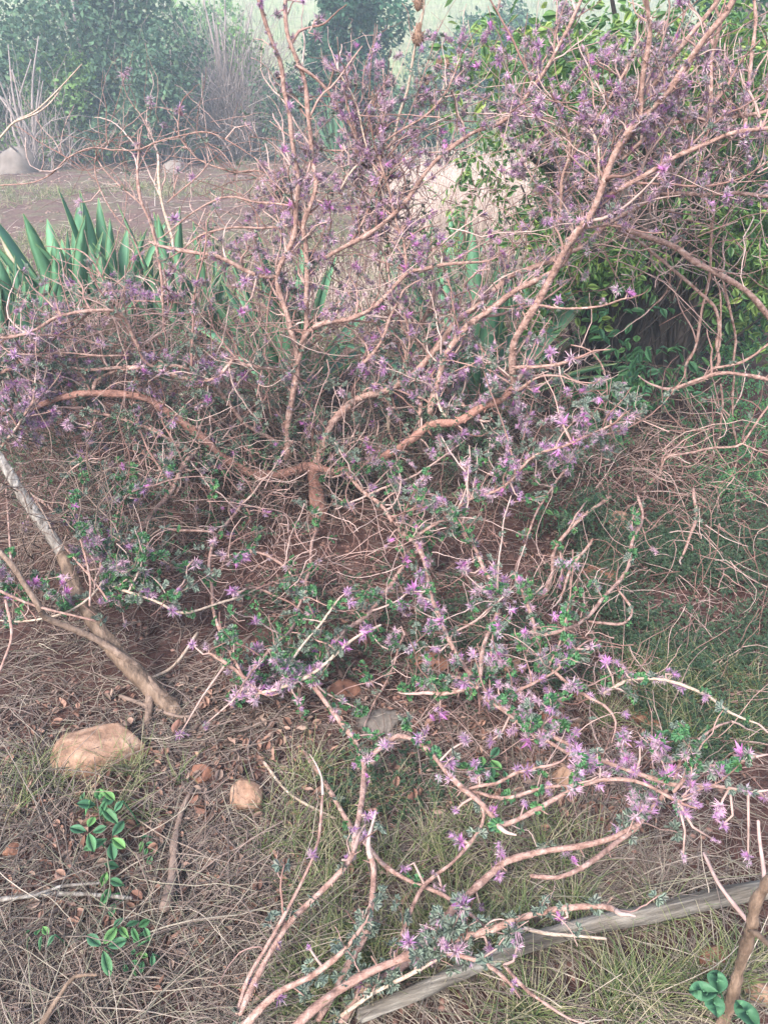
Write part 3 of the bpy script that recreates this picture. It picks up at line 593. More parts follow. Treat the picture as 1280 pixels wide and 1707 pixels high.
tangle(mb, 1180, 300, 110, 230, 2.9, 3.6, 110, (.2, .6), (.0015, .003)); tangle(mb, 300, 260, 170, 60, 3., 3.3, 60, (.1, .4), (.001, .0018))
tag(mb.obj('pale_twigs', M['twig'], org=(0, 3, 0)), 'thin pale bare twigs tangled among the flowering branches', 'twigs', kind='stuff')

# ------------------------------------------------------------------ dead woody stem on the left
base = PH(275, 1190, 0); base[2] = float(gz(base[0], base[1])); t = thing('dead_stem', base, 'thick split dead woody stem, grey and weathered above, leaning to the left edge', 'dead stem')
def part(name, kind, a, b, r0, r1, pts, m, parent, k=10, rough=.05, flute=0):
    P = spline([(PY if kind == 'Y' else PH)(x, y, v) for (x, y), v in zip(pts, np.linspace(a, b, len(pts)))], .015); n = len(P)
    R = np.linspace(r0, r1, n)*(1+rng.normal(0, rough, n)); mb = MB(); tubes(mb, P, R, k)
    if flute:
        V = mb.v[0]; c = np.repeat(P, k, 0); f = 1+flute*np.tile(rng.normal(0, 1, k), n)+rng.normal(0, flute*.3, n*k); V[:n*k] = c+(V[:n*k]-c)*f[:, None]
    return mb.obj(name, m, parent)
part('stem', 'H', .0, .35, .022, .016, [(300, 1195), (249, 1143), (208, 1102), (161, 1042), (128, 982), (104, 921)], M['bark_orange'], t, 16, .05, .14)
part('weathered_stem', 'H', .34, .62, .017, .015, [(106, 925), (74, 877), (37, 824), (0, 765), (-60, 700)], M['wood_grey'], t, 14, .05, .14)
part('side_stem', 'H', .01, .5, .012, .007, [(247, 1207), (249, 1153), (235, 1116), (208, 1096), (168, 1069), (124, 1049), (77, 1029), (64, 1008), (40, 971), (20, 941), (-20, 900)], M['twig_wood'], t, 9)
part('side_stem', 'H', .01, .15, .011, .008, [(300, 1172), (269, 1156), (235, 1116), (180, 1075)], M['twig_wood'], t, 9)
for pts in ([(60, 830), (100, 900), (150, 960), (180, 1000)], [(20, 945), (15, 870), (10, 800)], [(0, 985), (60, 1010), (160, 1035)], [(130, 880), (150, 960), (150, 1010)], [(10, 1000), (20, 1060), (0, 1120)]):
    part('shoot', 'H', .4, .3, .004, .003, pts, M['bark'], t, 6)
# log bottom right
P = [PH(600, 1694, 0.050), PH(700, 1652, 0.055), PH(830, 1592, 0.060), PH(960, 1548, 0.060), PH(1100, 1520, .06), PH(1230, 1490, .06), PH(1400, 1470, .06)]; LOG = np.array(P)
t0, t1 = P[0], P[-1]; P = spline(P, .02); n = len(P); mb = MB(); k = 20
R = np.interp(np.linspace(0, 1, n), [0, .3, .7, 1], [.013, .017, .020, .021]); tubes(mb, P, R, k)
V = mb.v[0]; c = np.repeat(P, k, 0); fl = np.tile(1+.13*rng.normal(0, 1, k), n)*(1+.04*rng.normal(0, 1, n*k)); V[:n*k] = c+(V[:n*k]-c)*fl[:, None]; mb.v[0] = V
o = mb.obj('fallen_log', M['log'], org=t0); ang = math.atan2(t1[1]-t0[1], t1[0]-t0[0])
o.rotation_euler = (0, 0, ang); Mi = np.array(Matrix.Rotation(-ang, 3, 'Z')); vv = np.array([v.co for v in o.data.vertices])@Mi.T; o.data.vertices.foreach_set('co', vv.ravel())
tag(o, 'long grey weathered split log lying in the dry grass at the lower right', 'log')
# stem in the bottom right corner
base = PH(1195, 1720, 0); t = thing('broken_stem', base, 'orange brown peeling stem rising at the bottom right corner beside broad green leaves', 'stem')
part('stem', 'H', 0, .5, .012, .009, [(1190, 1735), (1213, 1684), (1223, 1650), (1233, 1610), (1243, 1576), (1253, 1543), (1260, 1502), (1285, 1465)], M['bark_orange'], t, 9, .12)
part('side_twig', 'H', .33, .3, .004, .003, [(1245, 1535), (1199, 1476), (1172, 1422)], M['twig'], t, 6)
part('side_twig', 'H', .35, .4, .006, .004, [(1250, 1550), (1265, 1560), (1290, 1585)], M['bark_orange'], t, 6)
part('side_twig', 'H', .38, .45, .004, .003, [(1262, 1500), (1273, 1466), (1265, 1400), (1263, 1368)], M['twig'], t, 6)
# loose sticks
def stick(pts, h0, h1, r0, r1, m, label, cat='stick', name='fallen_stick', grp=None):
    P = spline([PH(x, y, h) for (x, y), h in zip(pts, np.linspace(h0, h1, len(pts)))], .02); P = lift(P, r0*.7)
    mb = MB(); tubes(mb, P, np.linspace(r0, r1, len(P))*(1+rng.normal(0, .07, len(P))), 8); return tag(mb.obj(name, m, org=P[0]), label, cat, grp)
G = 'sticks lying on the ground'
stick([(0, 1500), (60, 1492), (130, 1490), (220, 1497)], .01, .02, .006, .004, M['wood_grey'], 'straight grey stick at the left edge below the leafy weed', grp=G)
stick([(0, 1470+30), (60, 1492), (100, 1478), (165, 1472)], .03, .03, .004, .003, M['wood_grey'], 'thin forked grey twig lying across the straight grey stick at left', grp=G)
stick([(275, 1515), (288, 1460), (292, 1400), (305, 1350), (322, 1320)], .02, .01, .013, .006, M['twig_dark'], 'short dark charred stick pointing away in the leaf litter', grp=G)
stick([(560-490, 1707), (100, 1660), (125, 1628), (162, 1625)], .15, .2, .005, .003, M['bark_orange'], 'bent orange twig poking up at the bottom left corner', grp=G)
stick([(200, 1160), (300, 1195), (330, 1190)], .02, .02, .006, .005, M['twig_dark'], 'dark stick just behind the largest pale stone', grp=G)
stick([(440, 1270), (470, 1310), (500, 1335), (560, 1365)], .02, .02, .004, .003, M['bark_pale'], 'crooked whitish twig right of the round stone', grp=G)
stick([(0, 1555-300), (60, 1290), (90, 1320)], .02, .02, .004, .003, M['straw'], 'straw coloured stem lying at the left edge near the largest stone', grp=G)
stick([(330, 1055), (290, 1110), (240, 1135)], .05, .03, .005, .004, M['bark_pale'], 'pale curved stick beside the foot of the dead woody stem', grp=G)
stick([(850, 1100+440), (905, 1555), (960, 1560), (1010, 1565)], .1, .08, .004, .003, M['bark_pale'], 'knobbly whitish twig lying just above the weathered log', grp=G)
# white double stalk at the top left, thin grass stalks
t = thing('dry_stalk', PY(-60, 260, 2.2), 'white forked dry stalk reaching in from the upper left edge', 'dry stalk')
part('stalk', 'Y', 2.2, 2.3, .0032, .0015, [(-60, 290), (0, 230), (25, 203), (60, 185), (100, 147), (137, 107)], M['bark_pale'], t, 6)
part('stalk', 'Y', 2.2, 2.3, .003, .001, [(25, 203), (65, 187), (90, 165), (110, 135)], M['bark_pale'], t, 6)

# ------------------------------------------------------------------ stones
def stone(x, y, w, h, m, label, flat=.6, seed=0, up=0.35):
    P = PH(x, y, .02); P[2] = float(gz(P[0], P[1])); dep = proj(P)[0, 2]; sx = w/2*dep/F; sz = h/2*dep/F
    import bmesh
    bm = bmesh.new(); bmesh.ops.create_icosphere(bm, subdivisions=4, radius=1); r = np.random.default_rng(seed)
    pl = [(nrm(r.normal(size=3)*np.array([1, 1, .8])), r.uniform(.55, .85)) for _ in range(13)]; ph = r.uniform(0, 6, 6)
    for v in bm.verts:
        c = np.array(v.co)
        for nn, dd in pl:
            e = c@nn-dd
            if e > 0: c = c-nn*e*.97
        c = c*(1+.025*math.sin(c[0]*7+ph[0])*math.sin(c[1]*6+ph[1])+.012*math.sin(c[2]*17+ph[2]+c[0]*13))
        v.co = (c[0]*sx*1.12, c[1]*max(sx*.75, sz), c[2]*max(sz*flat*1.2, .015))
    for f in bm.faces: f.smooth = True
    me = bpy.data.meshes.new('stone'); bm.to_mesh(me); bm.free(); me.materials.append(M[m]); o = bpy.data.objects.new('stone', me); COL.objects.link(o)
    o.location = (P[0], P[1], P[2]+sz*flat*up*.3); o.rotation_euler = (r.uniform(-.15, .15), r.uniform(-.15, .15), r.uniform(-.3, .3))
    tag(o, label, 'stone', 'stones scattered on the ground')
for n_, a in enumerate([(170, 1250, 150, 90, 'stone', 'largest pale orange stone, flat and wide, on the ground at left', .8),
          (333, 1288, 44, 40, 'stone_red', 'small angular brick red stone between the largest stone and the round one', .8),
          (408, 1328, 66, 66, 'stone', 'rounded buff stone with a pale flat top left of centre', 1.),
          (632, 1200, 84, 66, 'stone_grey', 'grey brown stone under the branches at the centre', .6),
          (570, 1150, 60, 50, 'stone_red', 'dull red stone half hidden behind the flowering twigs at centre', .5),
          (1000, 960, 62, 56, 'stone_red', 'reddish orange stone behind the stems at right of centre', .8),
          (1030, 868, 40, 44, 'stone', 'small tan stone farthest back among the undergrowth', .8),
          (715, 1100, 70, 50, 'stone_red', 'flat red stone below the middle of the long central branch', .4),
          (945, 1290, 62, 62, 'stone', 'orange stone under the flowering branch at lower right', .7),
          (858, 1110, 46, 60, 'stone', 'ochre stone with dark shade beside it right of the central branch', .7),
          (1085, 1195, 70, 50, 'stone_red', 'rusty stone in the green growth below the arching twig at right', .5),
          (1195, 1600, 56, 66, 'stone_red', 'round red stone beside the peeling stem at lower right', .7),
          (1265, 1645, 80, 70, 'stone', 'brownish stone cut by the right edge behind the peeling stem', .5),
          (925, 1190, 60, 50, 'stone_red', 'dark red stone in the hollow above the flowering branch', .5),
          (20, 1412, 34, 34, 'stone_red', 'small red flake of stone at the left edge', .3)]): stone(*a, seed=n_+3)

# ------------------------------------------------------------------ sisal plants
def sisal(px, py, Y, H, n, label, spread=1.0, w=.055, dark=False, az=None, far=False):
    b = PY(px, py, Y); b[2] = float(gz(b[0], b[1]))-.02
    t = thing('sisal_plant', b, label, 'sisal plant', 'sisal plants behind the shrub')
    for q in range(n):
        a = q*2.4+random.uniform(-.3, .3); f = (q+.5)/n; tilt = (.12+.95*f**1.2)*spread*random.uniform(.85, 1.15)
        if az is not None: a = az+random.uniform(-1.3, 1.3); 
        L = H*(1.0-.1*f)*random.uniform(.62, 1.15); m = 12; s = np.linspace(0, 1, m)
        th = tilt*(1-.35*(1-s))+random.uniform(-.1, .35)*s*s*f
        dx = np.sin(th); dz = np.cos(th); r = np.concatenate([[0], np.cumsum((dx[1:]+dx[:-1])/2)])*L/(m-1); z = np.concatenate([[0], np.cumsum((dz[1:]+dz[:-1])/2)])*L/(m-1)
        r = r+.035*f+.01; ca, sa = math.cos(a), math.sin(a); C = np.stack([r*ca, r*sa, z], 1); side = np.array([-sa, ca, 0.]); N = np.stack([-np.cos(th)*ca, -np.cos(th)*sa, np.sin(th)], 1)
        W = w*np.interp(s, [0, .15, .5, .8, .95, 1], [.75, .7, 1, .72, .28, .03])*random.uniform(.85, 1.1)
        th_ = .22*W; 
        pts = [C-side*W[:, None]+N*(W*.28)[:, None], C+N*(-th_*.0)[:, None], C+side*W[:, None]+N*(W*.28)[:, None], C-N*(th_+.004*(1-s))[:, None]]
        V = np.stack(pts, 1); i = np.arange(m-1)[:, None]*4; j = np.arange(4)[None]; qd = np.stack([i+j, i+(j+1) % 4, i+4+(j+1) % 4, i+4+j], -1).reshape(-1, 4)
        mb = MB(); mb.add(V.reshape(-1, 3)+b, qd, 0)
        # pale margin: a thin cord each side; dark tip spine
        for sgn in (0, 2): tubes(mb, V[:, sgn].reshape(-1, 3)+b, np.full(m, .0022)*np.linspace(1, .4, m), 4, 1)
        o = mb.obj('leaf', [M['sisal_dry'] if (f > .93 and q % 2) else M['sisal'], M['sisal_edge']], t)
    return t
sisal(130, 590, 4.3, .88, 36, 'biggest sisal plant with tall blue green blades at the left', .75, .06)
sisal(10, 640, 3.8, .72, 24, 'sisal plant with wide dark blades cut by the left edge', .75, .05)
sisal(245, 570, 4.6, .66, 22, 'sisal plant half hidden at the right of the biggest one', .75, .035)
sisal(50, 620, 3.95, .72, 22, 'tall sisal plant between the biggest one and the left edge', .7, .055)
sisal(195, 590, 4.4, .88, 24, 'sisal plant overlapping the right side of the biggest one', .75, .05)
sisal(300, 590, 4.4, .82, 20, 'middling sisal plant next to the narrow bladed one', .8, .04)
sisal(355, 560, 4.7, .74, 14, 'small narrow bladed sisal plant left of the upright stems', .7, .028)
sisal(480, 600, 3.7, .85, 26, 'low sisal plant with spread blades behind the upright stems', 1.25, .05)
sisal(800, 650, 3.5, .85, 24, 'dark sisal plant with low arching blades left of the leafy tree', 1.25, .05)
sisal(880, 590, 4.2, .8, 14, 'shaded sisal plant pressed against the trunk of the leafy tree', .9, .05)
sisal(700, 470, 5.2, .65, 14, 'pale sisal plant behind the centre of the shrub', .8, .035)
sisal(770, 420, 6.0, .6, 12, 'far pale sisal plant at the edge of the dry grass', .8, .035)
sisal(560, 235, 14.5, 1.2, 18, 'distant sisal plant at the foot of the dark round bush', .8, .04)

# ------------------------------------------------------------------ leafy tree on the right
LEAF = [oval(1, .45, 6, .18, 1.2) for _ in range(1)]
def leafspray(n, L=1.):
    parts = []
    for q in range(n):
        v, t = oval(L*random.uniform(.7, 1.1), L*random.uniform(.38, .5), 6, random.uniform(.1, .35), 1.2)
        v = rot(v, R3('X', random.uniform(-.6, .6))); v = rot(v, R3('Y', random.uniform(-.1, .7))); v = rot(v, R3('Z', (-1 if q % 2 else 1)*random.uniform(.5, 1.2))); v[:, 0] += q*.42*L
        parts.append((v, t, 0))
    return join(parts)
SPR = [leafspray(7) for _ in range(6)]
b = PY(1050, 640, 4.0); b[2] = float(gz(b[0], b[1])); tree = thing('leafy_tree', b, 'leafy green tree with a clump of trunks coloured dark for shade on the right', 'tree')
tops = [(975, 400), (1005, 380), (1040, 360), (1075, 380), (1120, 400), (1160, 410), (1205, 380), (1015, 430), (1090, 430), (955, 430), (1140, 370), (1060, 400), (990, 360), (1100, 350)]  # extra trunks and suckers added to darken the shaded hollow
ends = [(900, 110), (960, 60), (1010, -20), (1090, 40), (1180, -40), (1250, 60), (1300, 200), (880, 230), (1150, 180), (850, 150), (1260, -20), (1060, 150), (930, 180), (1200, 120)]
for q, (tx, ty) in enumerate(tops):
    ex, ey = ends[q]; x0 = 1050+(tx-1070)*.28; Yt = 4.0+random.uniform(-.3, .5)
    P = spline([PY(x0, 680, 4.0+random.uniform(-.1, .15)), PY((x0*.6+tx*.4), 560, 4.0), PY(tx, ty, Yt), PY((tx+ex)/2+random.uniform(-30, 30), (ty+ey)/2, Yt+.2), PY(ex, ey, Yt+random.uniform(-.5, .8))], .05)
    P[:, :] += .02*np.sin(np.arange(len(P))[:, None]*.5+np.array([q, q*2, 0])); n = len(P); R = np.interp(np.linspace(0, 1, n), [0, .2, .5, 1], [.10, .075, .04, .008])*random.uniform(.8, 1.15)
    mb = MB(); tubes(mb, P, R*(1+rng.normal(0, .05, n)), 10); mb.obj('trunk', M['trunk_shaded'], tree)
mb = MB()
n = 150; P0 = np.array([PY(rng.uniform(960, 1150), rng.uniform(600, 660), rng.uniform(3.8, 4.2)) for _ in range(n)]); d = np.stack([rng.normal(.1, .35, n), rng.normal(0, .2, n), np.full(n, 1.)], 1)
P = walk(P0, d, rng.uniform(.5, 1.5, n), 12, .12, .03); tubes(mb, P, rng.uniform(.004, .012, n)[:, None]*np.linspace(1, .4, 12)[None], 5)
tag(mb.obj('suckers', M['trunk_shaded'], tree), kind='stuff')
def foliage(regs, sz, variants, down=.3):
    pos, ax = [], []
    for cx, cy, rx, ry, Y0, Y1, n in regs:
        nc = max(3, n//14); a = rng.uniform(0, 6.28, nc); q = np.sqrt(rng.random(nc))
        for k in range(nc):
            c = PY(cx+rx*q[k]*math.cos(a[k]), cy+ry*q[k]*math.sin(a[k]), rng.uniform(Y0, Y1)); s = rng.uniform(.05, .13)*(Y0/4)
            m = max(2, int(rng.poisson(n/nc))); pos.append(c+rng.normal(0, s, (m, 3))); ax.append(rng.normal(size=(m, 3))+np.array([0, -.2, -down]))
    return np.vstack(pos), nrm(np.vstack(ax))
def foliage_obj(name, regs, sz, m, parent, spray=SPR, down=.3, label=None):
    pos, ax = foliage(regs, sz, None, down); mb = MB()
    X = ax; up = nrm(np.cross(X, nrm(rng.normal(size=X.shape)*.5+np.array([0, 0, 1.])))); Zz = np.cross(X, up); Zz = np.where(Zz[:, 2:] < 0, -Zz, Zz); Q = np.stack([X, np.cross(Zz, X), Zz], 2)
    sc = rng.uniform(sz*.7, sz*1.25, len(pos)); idx = rng.integers(0, len(spray), len(pos))
    for v in range(len(spray)): batch(mb, spray[v], pos[idx == v], Q[idx == v], sc[idx == v])
    o = mb.obj(name, m, parent); tag(o, label, kind='stuff'); return o
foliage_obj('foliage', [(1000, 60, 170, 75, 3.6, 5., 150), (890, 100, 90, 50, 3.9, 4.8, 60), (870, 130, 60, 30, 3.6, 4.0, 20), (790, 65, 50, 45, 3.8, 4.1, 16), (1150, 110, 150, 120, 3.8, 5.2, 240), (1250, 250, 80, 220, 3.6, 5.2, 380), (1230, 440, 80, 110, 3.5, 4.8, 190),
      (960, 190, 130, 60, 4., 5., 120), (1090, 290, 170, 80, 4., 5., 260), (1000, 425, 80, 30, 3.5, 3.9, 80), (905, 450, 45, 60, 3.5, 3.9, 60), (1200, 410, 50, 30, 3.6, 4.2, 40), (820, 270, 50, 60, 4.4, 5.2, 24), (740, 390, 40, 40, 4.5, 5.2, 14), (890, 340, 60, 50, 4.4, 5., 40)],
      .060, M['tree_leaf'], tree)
foliage_obj('inner_foliage', [(1170, 230, 160, 200, 5., 6.4, 480), (1230, 560, 80, 180, 4.6, 6., 320), (980, 320, 110, 90, 5., 6., 160), (1240, 480, 60, 160, 4.4, 5.2, 160)], .065, M['tree_shaded'], tree)
# climber below the tree, low undergrowth
t = thing('creeper', PY(1040, 690, 3.6), 'bright broad leaved creeper at the foot of the shaded trunks', 'plant')
foliage_obj('foliage', [(1040, 600, 60, 28, 3.3, 3.6, 22), (1005, 650, 60, 30, 3.3, 3.6, 24), (980, 520, 30, 20, 3.4, 3.6, 8)], .07, M['leaf'], t)
mb = MB(); tangle(mb, 1030, 640, 80, 60, 3.4, 3.7, 30, (.2, .5), (.0015, .003)); mb.obj('stems', M['twig_dark'], t)['kind'] = 'stuff'
t = thing('undergrowth_bush', PY(1180, 760, 3.2), 'low green bush of fine leaves at the right edge below the bare twisted stems', 'bush')
FS = [leafspray(9, .6) for _ in range(4)]
foliage_obj('foliage', [(1215, 660, 70, 100, 3.5, 4.3, 360), (1120, 760, 170, 80, 3.0, 3.7, 700), (1010, 780, 120, 60, 2.9, 3.4, 300), (1240, 850, 70, 80, 2.8, 3.4, 260), (1230, 720, 70, 80, 3.0, 3.4, 200)], .032, M['leaf'], t, FS)
mb = MB(); tangle(mb, 1130, 740, 150, 90, 3.0, 3.7, 120, (.2, .5), (.0015, .0035)); mb.obj('stems', M['twig_dark'], t)['kind'] = 'stuff'

foliage_obj('low_herbs', [(150, 760, 180, 70, 2.5, 2.9, 330), (400, 720, 150, 70, 2.5, 3.0, 260), (300, 880, 110, 50, 2.3, 2.5, 120), (700, 760, 160, 60, 2.5, 2.9, 200), (960, 830, 110, 60, 2.3, 2.7, 200), (100, 620, 120, 50, 2.7, 3.1, 120), (560, 640, 160, 60, 2.8, 3.2, 120), (1080, 860, 160, 60, 2.4, 2.9, 220), (850, 700, 140, 50, 2.6, 2.9, 120)],
  .022, M['fern'], None, FS, label='small fine leaved green herbs growing up among the twigs')
# ------------------------------------------------------------------ small weeds
BL = []
for _ in range(3):
    parts = []
    for q in range(4):
        v, t_ = oval(random.uniform(.55, 1.15), .46, 8, random.uniform(.05, .2), .9); v[:, 2] *= .6; v[:, 0] += .12; v = rot(v, R3('Y', -random.uniform(-.1, .4))); v = rot(v, R3('Z', q*2.4+random.uniform(-.3, .3))); v[:, 2] += q*.12; parts.append((v, t_, 0))
    BL.append(join(parts))
WS = [leafspray(6, .8) for _ in range(4)]
def weed(pts, sz, label, m='leaf'):
    b = PH(pts[0][0], pts[0][1], 0); t = thing('weed', b, label, 'weed', 'small leafy weeds')
    for x, y, h in pts:
        c = PH(x, y, h); g = np.array([c[0]+random.uniform(-.02, .02), c[1]+.02, float(gz(c[0], c[1]))-.01]); c[2] = max(c[2], g[2]+.02)
        mb = MB(); tubes(mb, spline([g, (g+c)/2+[.005, 0, 0], c], .02), np.linspace(.0022, .0015, len(spline([g, (g+c)/2+[.005, 0, 0], c], .02))), 5); mb.obj('stem', M['leaf'], t)
        mb = MB(); batch(mb, random.choice(BL+WS), c[None], rotm(np.array([[random.uniform(-.3, .3), random.uniform(-.5, 0), 1.]]), np.array([random.uniform(0, 6)])), [sz*random.uniform(.85, 1.15)]); mb.obj('leaves', M[m], t)
weed([(165, 1345, .1), (205, 1335, .12), (150, 1390, .08), (185, 1400, .06), (175, 1440, .05)], .046, 'largest leafy green weed below the biggest stone')
weed([(190, 1545, .06), (175, 1580, .05)], .045, 'small weed right of centre of the lower left straw')
weed([(92, 1558, .06)], .05, 'lone two leaved seedling near the left edge')
weed([(225, 1605, .04), (255, 1590, .03)], .028, 'tiny feathery weed in the straw at lower left')
weed([(235, 1395, .03)], .03, 'tiny seedling just right of the largest weed')
weed([(815, 1270, .05), (840, 1285, .05), (800, 1285, .04)], .045, 'dark shiny weed under the central flowering branches')
weed([(905, 862, .1), (930, 870, .1), (900, 850, .15)], .05, 'leafy weed in the dark hollow behind the shrub')
t = thing('weed', PH(1210, 1690, 0), 'weed with two large broad leaves at the bottom right corner', 'weed', 'small leafy weeds')
for x, y, w in ((1172, 1652, .05), (1195, 1636, .05), (1190, 1672, .048), (1245, 1690, .055)):
    c = PH(x, y, .18); mb = MB(); v, f = oval(1, .72, 9, .1, .75); v[:, 0] -= .5; v[:, 2] = v[:, 2]*.5+.03*np.sin(v[:, 0]*9+v[:, 1]*7)
    v = rot(rot(v, R3('Y', random.uniform(-.3, .3))), R3('Z', {1172: 3.0, 1195: 1.2, 1190: -1.7}.get(x, 1.9))); mb.add(v*w+c, f); mb.obj('leaf', M['leaf'], t)
    mb = MB(); g = PH(1215, 1700, .0); mb2 = spline([g, (g+c)/2, c], .02); tubes(mb, mb2, np.full(len(mb2), .002), 5); mb.obj('stem', M['leaf'], t)

# ------------------------------------------------------------------ litter, straw, grass
def inframe_ground(n, regs):
    """points on the ground inside pixel ellipses"""
    out = []
    for cx, cy, rx, ry, w in regs:
        k = int(n*w); a = rng.uniform(0, 6.28, k); q = np.sqrt(rng.random(k)); 
        out.append(np.array([PH(cx+rx*q[i]*math.cos(a[i]), cy+ry*q[i]*math.sin(a[i]), 0) for i in range(k)]))
    P = np.vstack(out); P[:, 2] = gz(P[:, 0], P[:, 1]); return P
def offlog(P, d=.045):
    a, b = LOG[0][:2], LOG[-1][:2]; u = (b-a)/np.linalg.norm(b-a); q = P[:, :2]-a; return P[np.abs(q[:, 0]*u[1]-q[:, 1]*u[0]) > d]
def straws(P, L, r, up, wob, mb, m=6, k=3, flat=.0, mi=0):
    c = fld(P[:, 0], P[:, 1], 9, 5); P = offlog(P[c+rng.normal(0, .25, len(P)) > -.35]); n = len(P); a = 5*fld(P[:, 0], P[:, 1], 4, 8)+rng.normal(0, .8, n)+np.where(rng.random(n) < .3, rng.uniform(0, 6.28, n), 0); d = np.stack([np.cos(a), np.sin(a), rng.uniform(*up, n)], 1)
    W = walk(P, d, rng.uniform(*L, n), m, wob, -.10); W = lift(W, .002); tubes(mb, W, rng.uniform(*r, n)[:, None]*np.linspace(1, .5, m)[None], k, mi)
mb = MB()
G1 = [(200, 1480, 330, 300, .28), (640, 1540, 420, 220, .32), (1050, 1580, 330, 180, .3), (100, 1150, 200, 150, .10), (900, 1330, 330, 120, .12), (400, 1250, 260, 130, .1)]
straws(inframe_ground(8500, G1), (.04, .17), (.0005, .0016), (0, .5), .3, mb)
straws(inframe_ground(850, [(90, 1500, 200, 260, .5), (900, 1600, 400, 150, .3), (450, 1600, 250, 150, .2)]), (.15, .42), (.0008, .0019), (.1, .9), .16, mb, 9)
straws(inframe_ground(260, [(80, 1480, 160, 260, .5), (900, 1600, 400, 130, .2), (450, 1600, 250, 130, .3)]), (.25, .55), (.0010, .0024), (.1, .7), .14, mb, 12)
tag(mb.obj('dry_straw', M['straw'], org=(0, 1, 0)), 'dry pale straw and grass stems matted over the ground', 'dry grass', kind='stuff')
mb = MB()
straws(inframe_ground(7500, [(200, 1400, 330, 380, .35), (640, 1300, 450, 320, .35), (1000, 1300, 400, 350, .2), (550, 950, 600, 140, .25)]), (.04, .18), (.0008, .002), (0, .35), .45, mb)
straws(inframe_ground(520, [(200, 1350, 300, 350, .6), (640, 1250, 450, 300, .4)]), (.10, .35), (.0015, .0032), (0, .25), .3, mb, 9, 5)
tag(mb.obj('twig_litter', M['straw_dark'], org=(0, 1, 0)), 'brown twig litter covering the soil under the shrub', 'twig litter', kind='stuff')
mb = MB()
def tufts(P, nb, L, mb, w=.0013):
    P = offlog(P)
    for p in P:
        n = int(rng.integers(*nb)); s = p+np.column_stack([rng.normal(0, .012, (n, 2)), np.zeros(n)]); a = rng.uniform(0, 6.28, n); d = np.stack([np.cos(a)*.5, np.sin(a)*.5, np.ones(n)], 1)
        W = walk(s, d, rng.uniform(*L, n), 6, .12, -.16); tubes(mb, lift(W, .001), w*np.linspace(1, .25, 6)[None]*np.ones((n, 1)), 3)
tufts(inframe_ground(430, [(700, 1630, 250, 100, .35), (980, 1620, 300, 100, .3), (560, 1400, 120, 130, .1), (1150, 1190, 150, 90, .15), (150, 1330, 200, 60, .05), (850, 1450, 200, 80, .1)]), (9, 22), (.05, .15), mb, .0014)
tag(mb.obj('green_grass', M['grass'], org=(0, 1, 0)), 'fine olive and green grass tufts growing through the straw', 'grass', kind='stuff')
# feathery ground cover on the right
mb = MB(); P = inframe_ground(8000, [(1150, 1020, 170, 130, .36), (1180, 1190, 130, 90, .14), (960, 1060, 110, 120, .13), (1130, 890, 200, 90, .28), (620, 1050, 220, 100, .08), (800, 1100, 120, 100, .07), (650, 1320, 120, 60, .03)]); n = len(P)
P = P[fld(P[:, 0], P[:, 1], 6, 1)+rng.normal(0, .15, n) > -.34]; P = np.vstack([P, inframe_ground(1500, [(1200, 940, 130, 60, .7), (1060, 930, 140, 70, .3)])]); n = len(P); P[:, 2] += rng.uniform(.0, .13, n)*(fld(P[:, 0], P[:, 1], 4, 2)*.5+.6); ax = nrm(rng.normal(size=(n, 3))*.6+np.array([0, -.2, .9])); Q = rotm(ax, rng.uniform(0, 6.28, n))
CV = [tuft(4, (.9, .32), 1.3, 4) for _ in range(4)]
for v in range(4): batch(mb, CV[v], P[v::4], Q[v::4], rng.uniform(.008, .016, len(P[v::4])))
tag(mb.obj('ground_cover', M['fern'], org=(0, 2, 0)), 'feathery dark green ground cover at the right of the shrub', 'ground cover', kind='stuff')
mb = MB(); P = inframe_ground(900, [(1100, 1000, 220, 200, .5), (950, 1200, 300, 150, .5)]); straws(P, (.08, .3), (.0009, .0022), (.1, 1.), .35, mb, 8)
tag(mb.obj('thin_stems', M['twig'], org=(0, 2, 0)), 'thin brown stems scattered through the green ground cover', 'stems', kind='stuff')
# fallen leaves
mb = MB(); P = inframe_ground(2400, [(250, 1350, 300, 220, .3), (650, 1200, 330, 180, .3), (950, 1250, 300, 150, .25), (980, 920, 120, 60, .08), (500, 1550, 400, 130, .12)]); n = len(P); P[:, 2] += rng.uniform(.004, .022, n)
DL = []
for _ in range(5):
    v, f = oval(1, random.uniform(.45, .75), 7, random.uniform(-.2, .3), 1); v[:, 2] += .25*np.abs(v[:, 1])+.08*np.sin(v[:, 0]*7); DL.append((v, f, np.zeros(len(f), int)))
ax = nrm(rng.normal(size=(n, 3))*.6+np.array([0, 0, 1.])); Q = rotm(ax, rng.uniform(0, 6.28, n))
for v in range(5): batch(mb, DL[v], P[v::5], Q[v::5], rng.uniform(.010, .040, len(P[v::5]))*rng.uniform(.6, 1.15, len(P[v::5])))
tag(mb.obj('fallen_leaves', M['dead_leaf'], org=(0, 1.5, 0)), 'curled rust brown fallen leaves among the straw', 'fallen leaves', kind='stuff')
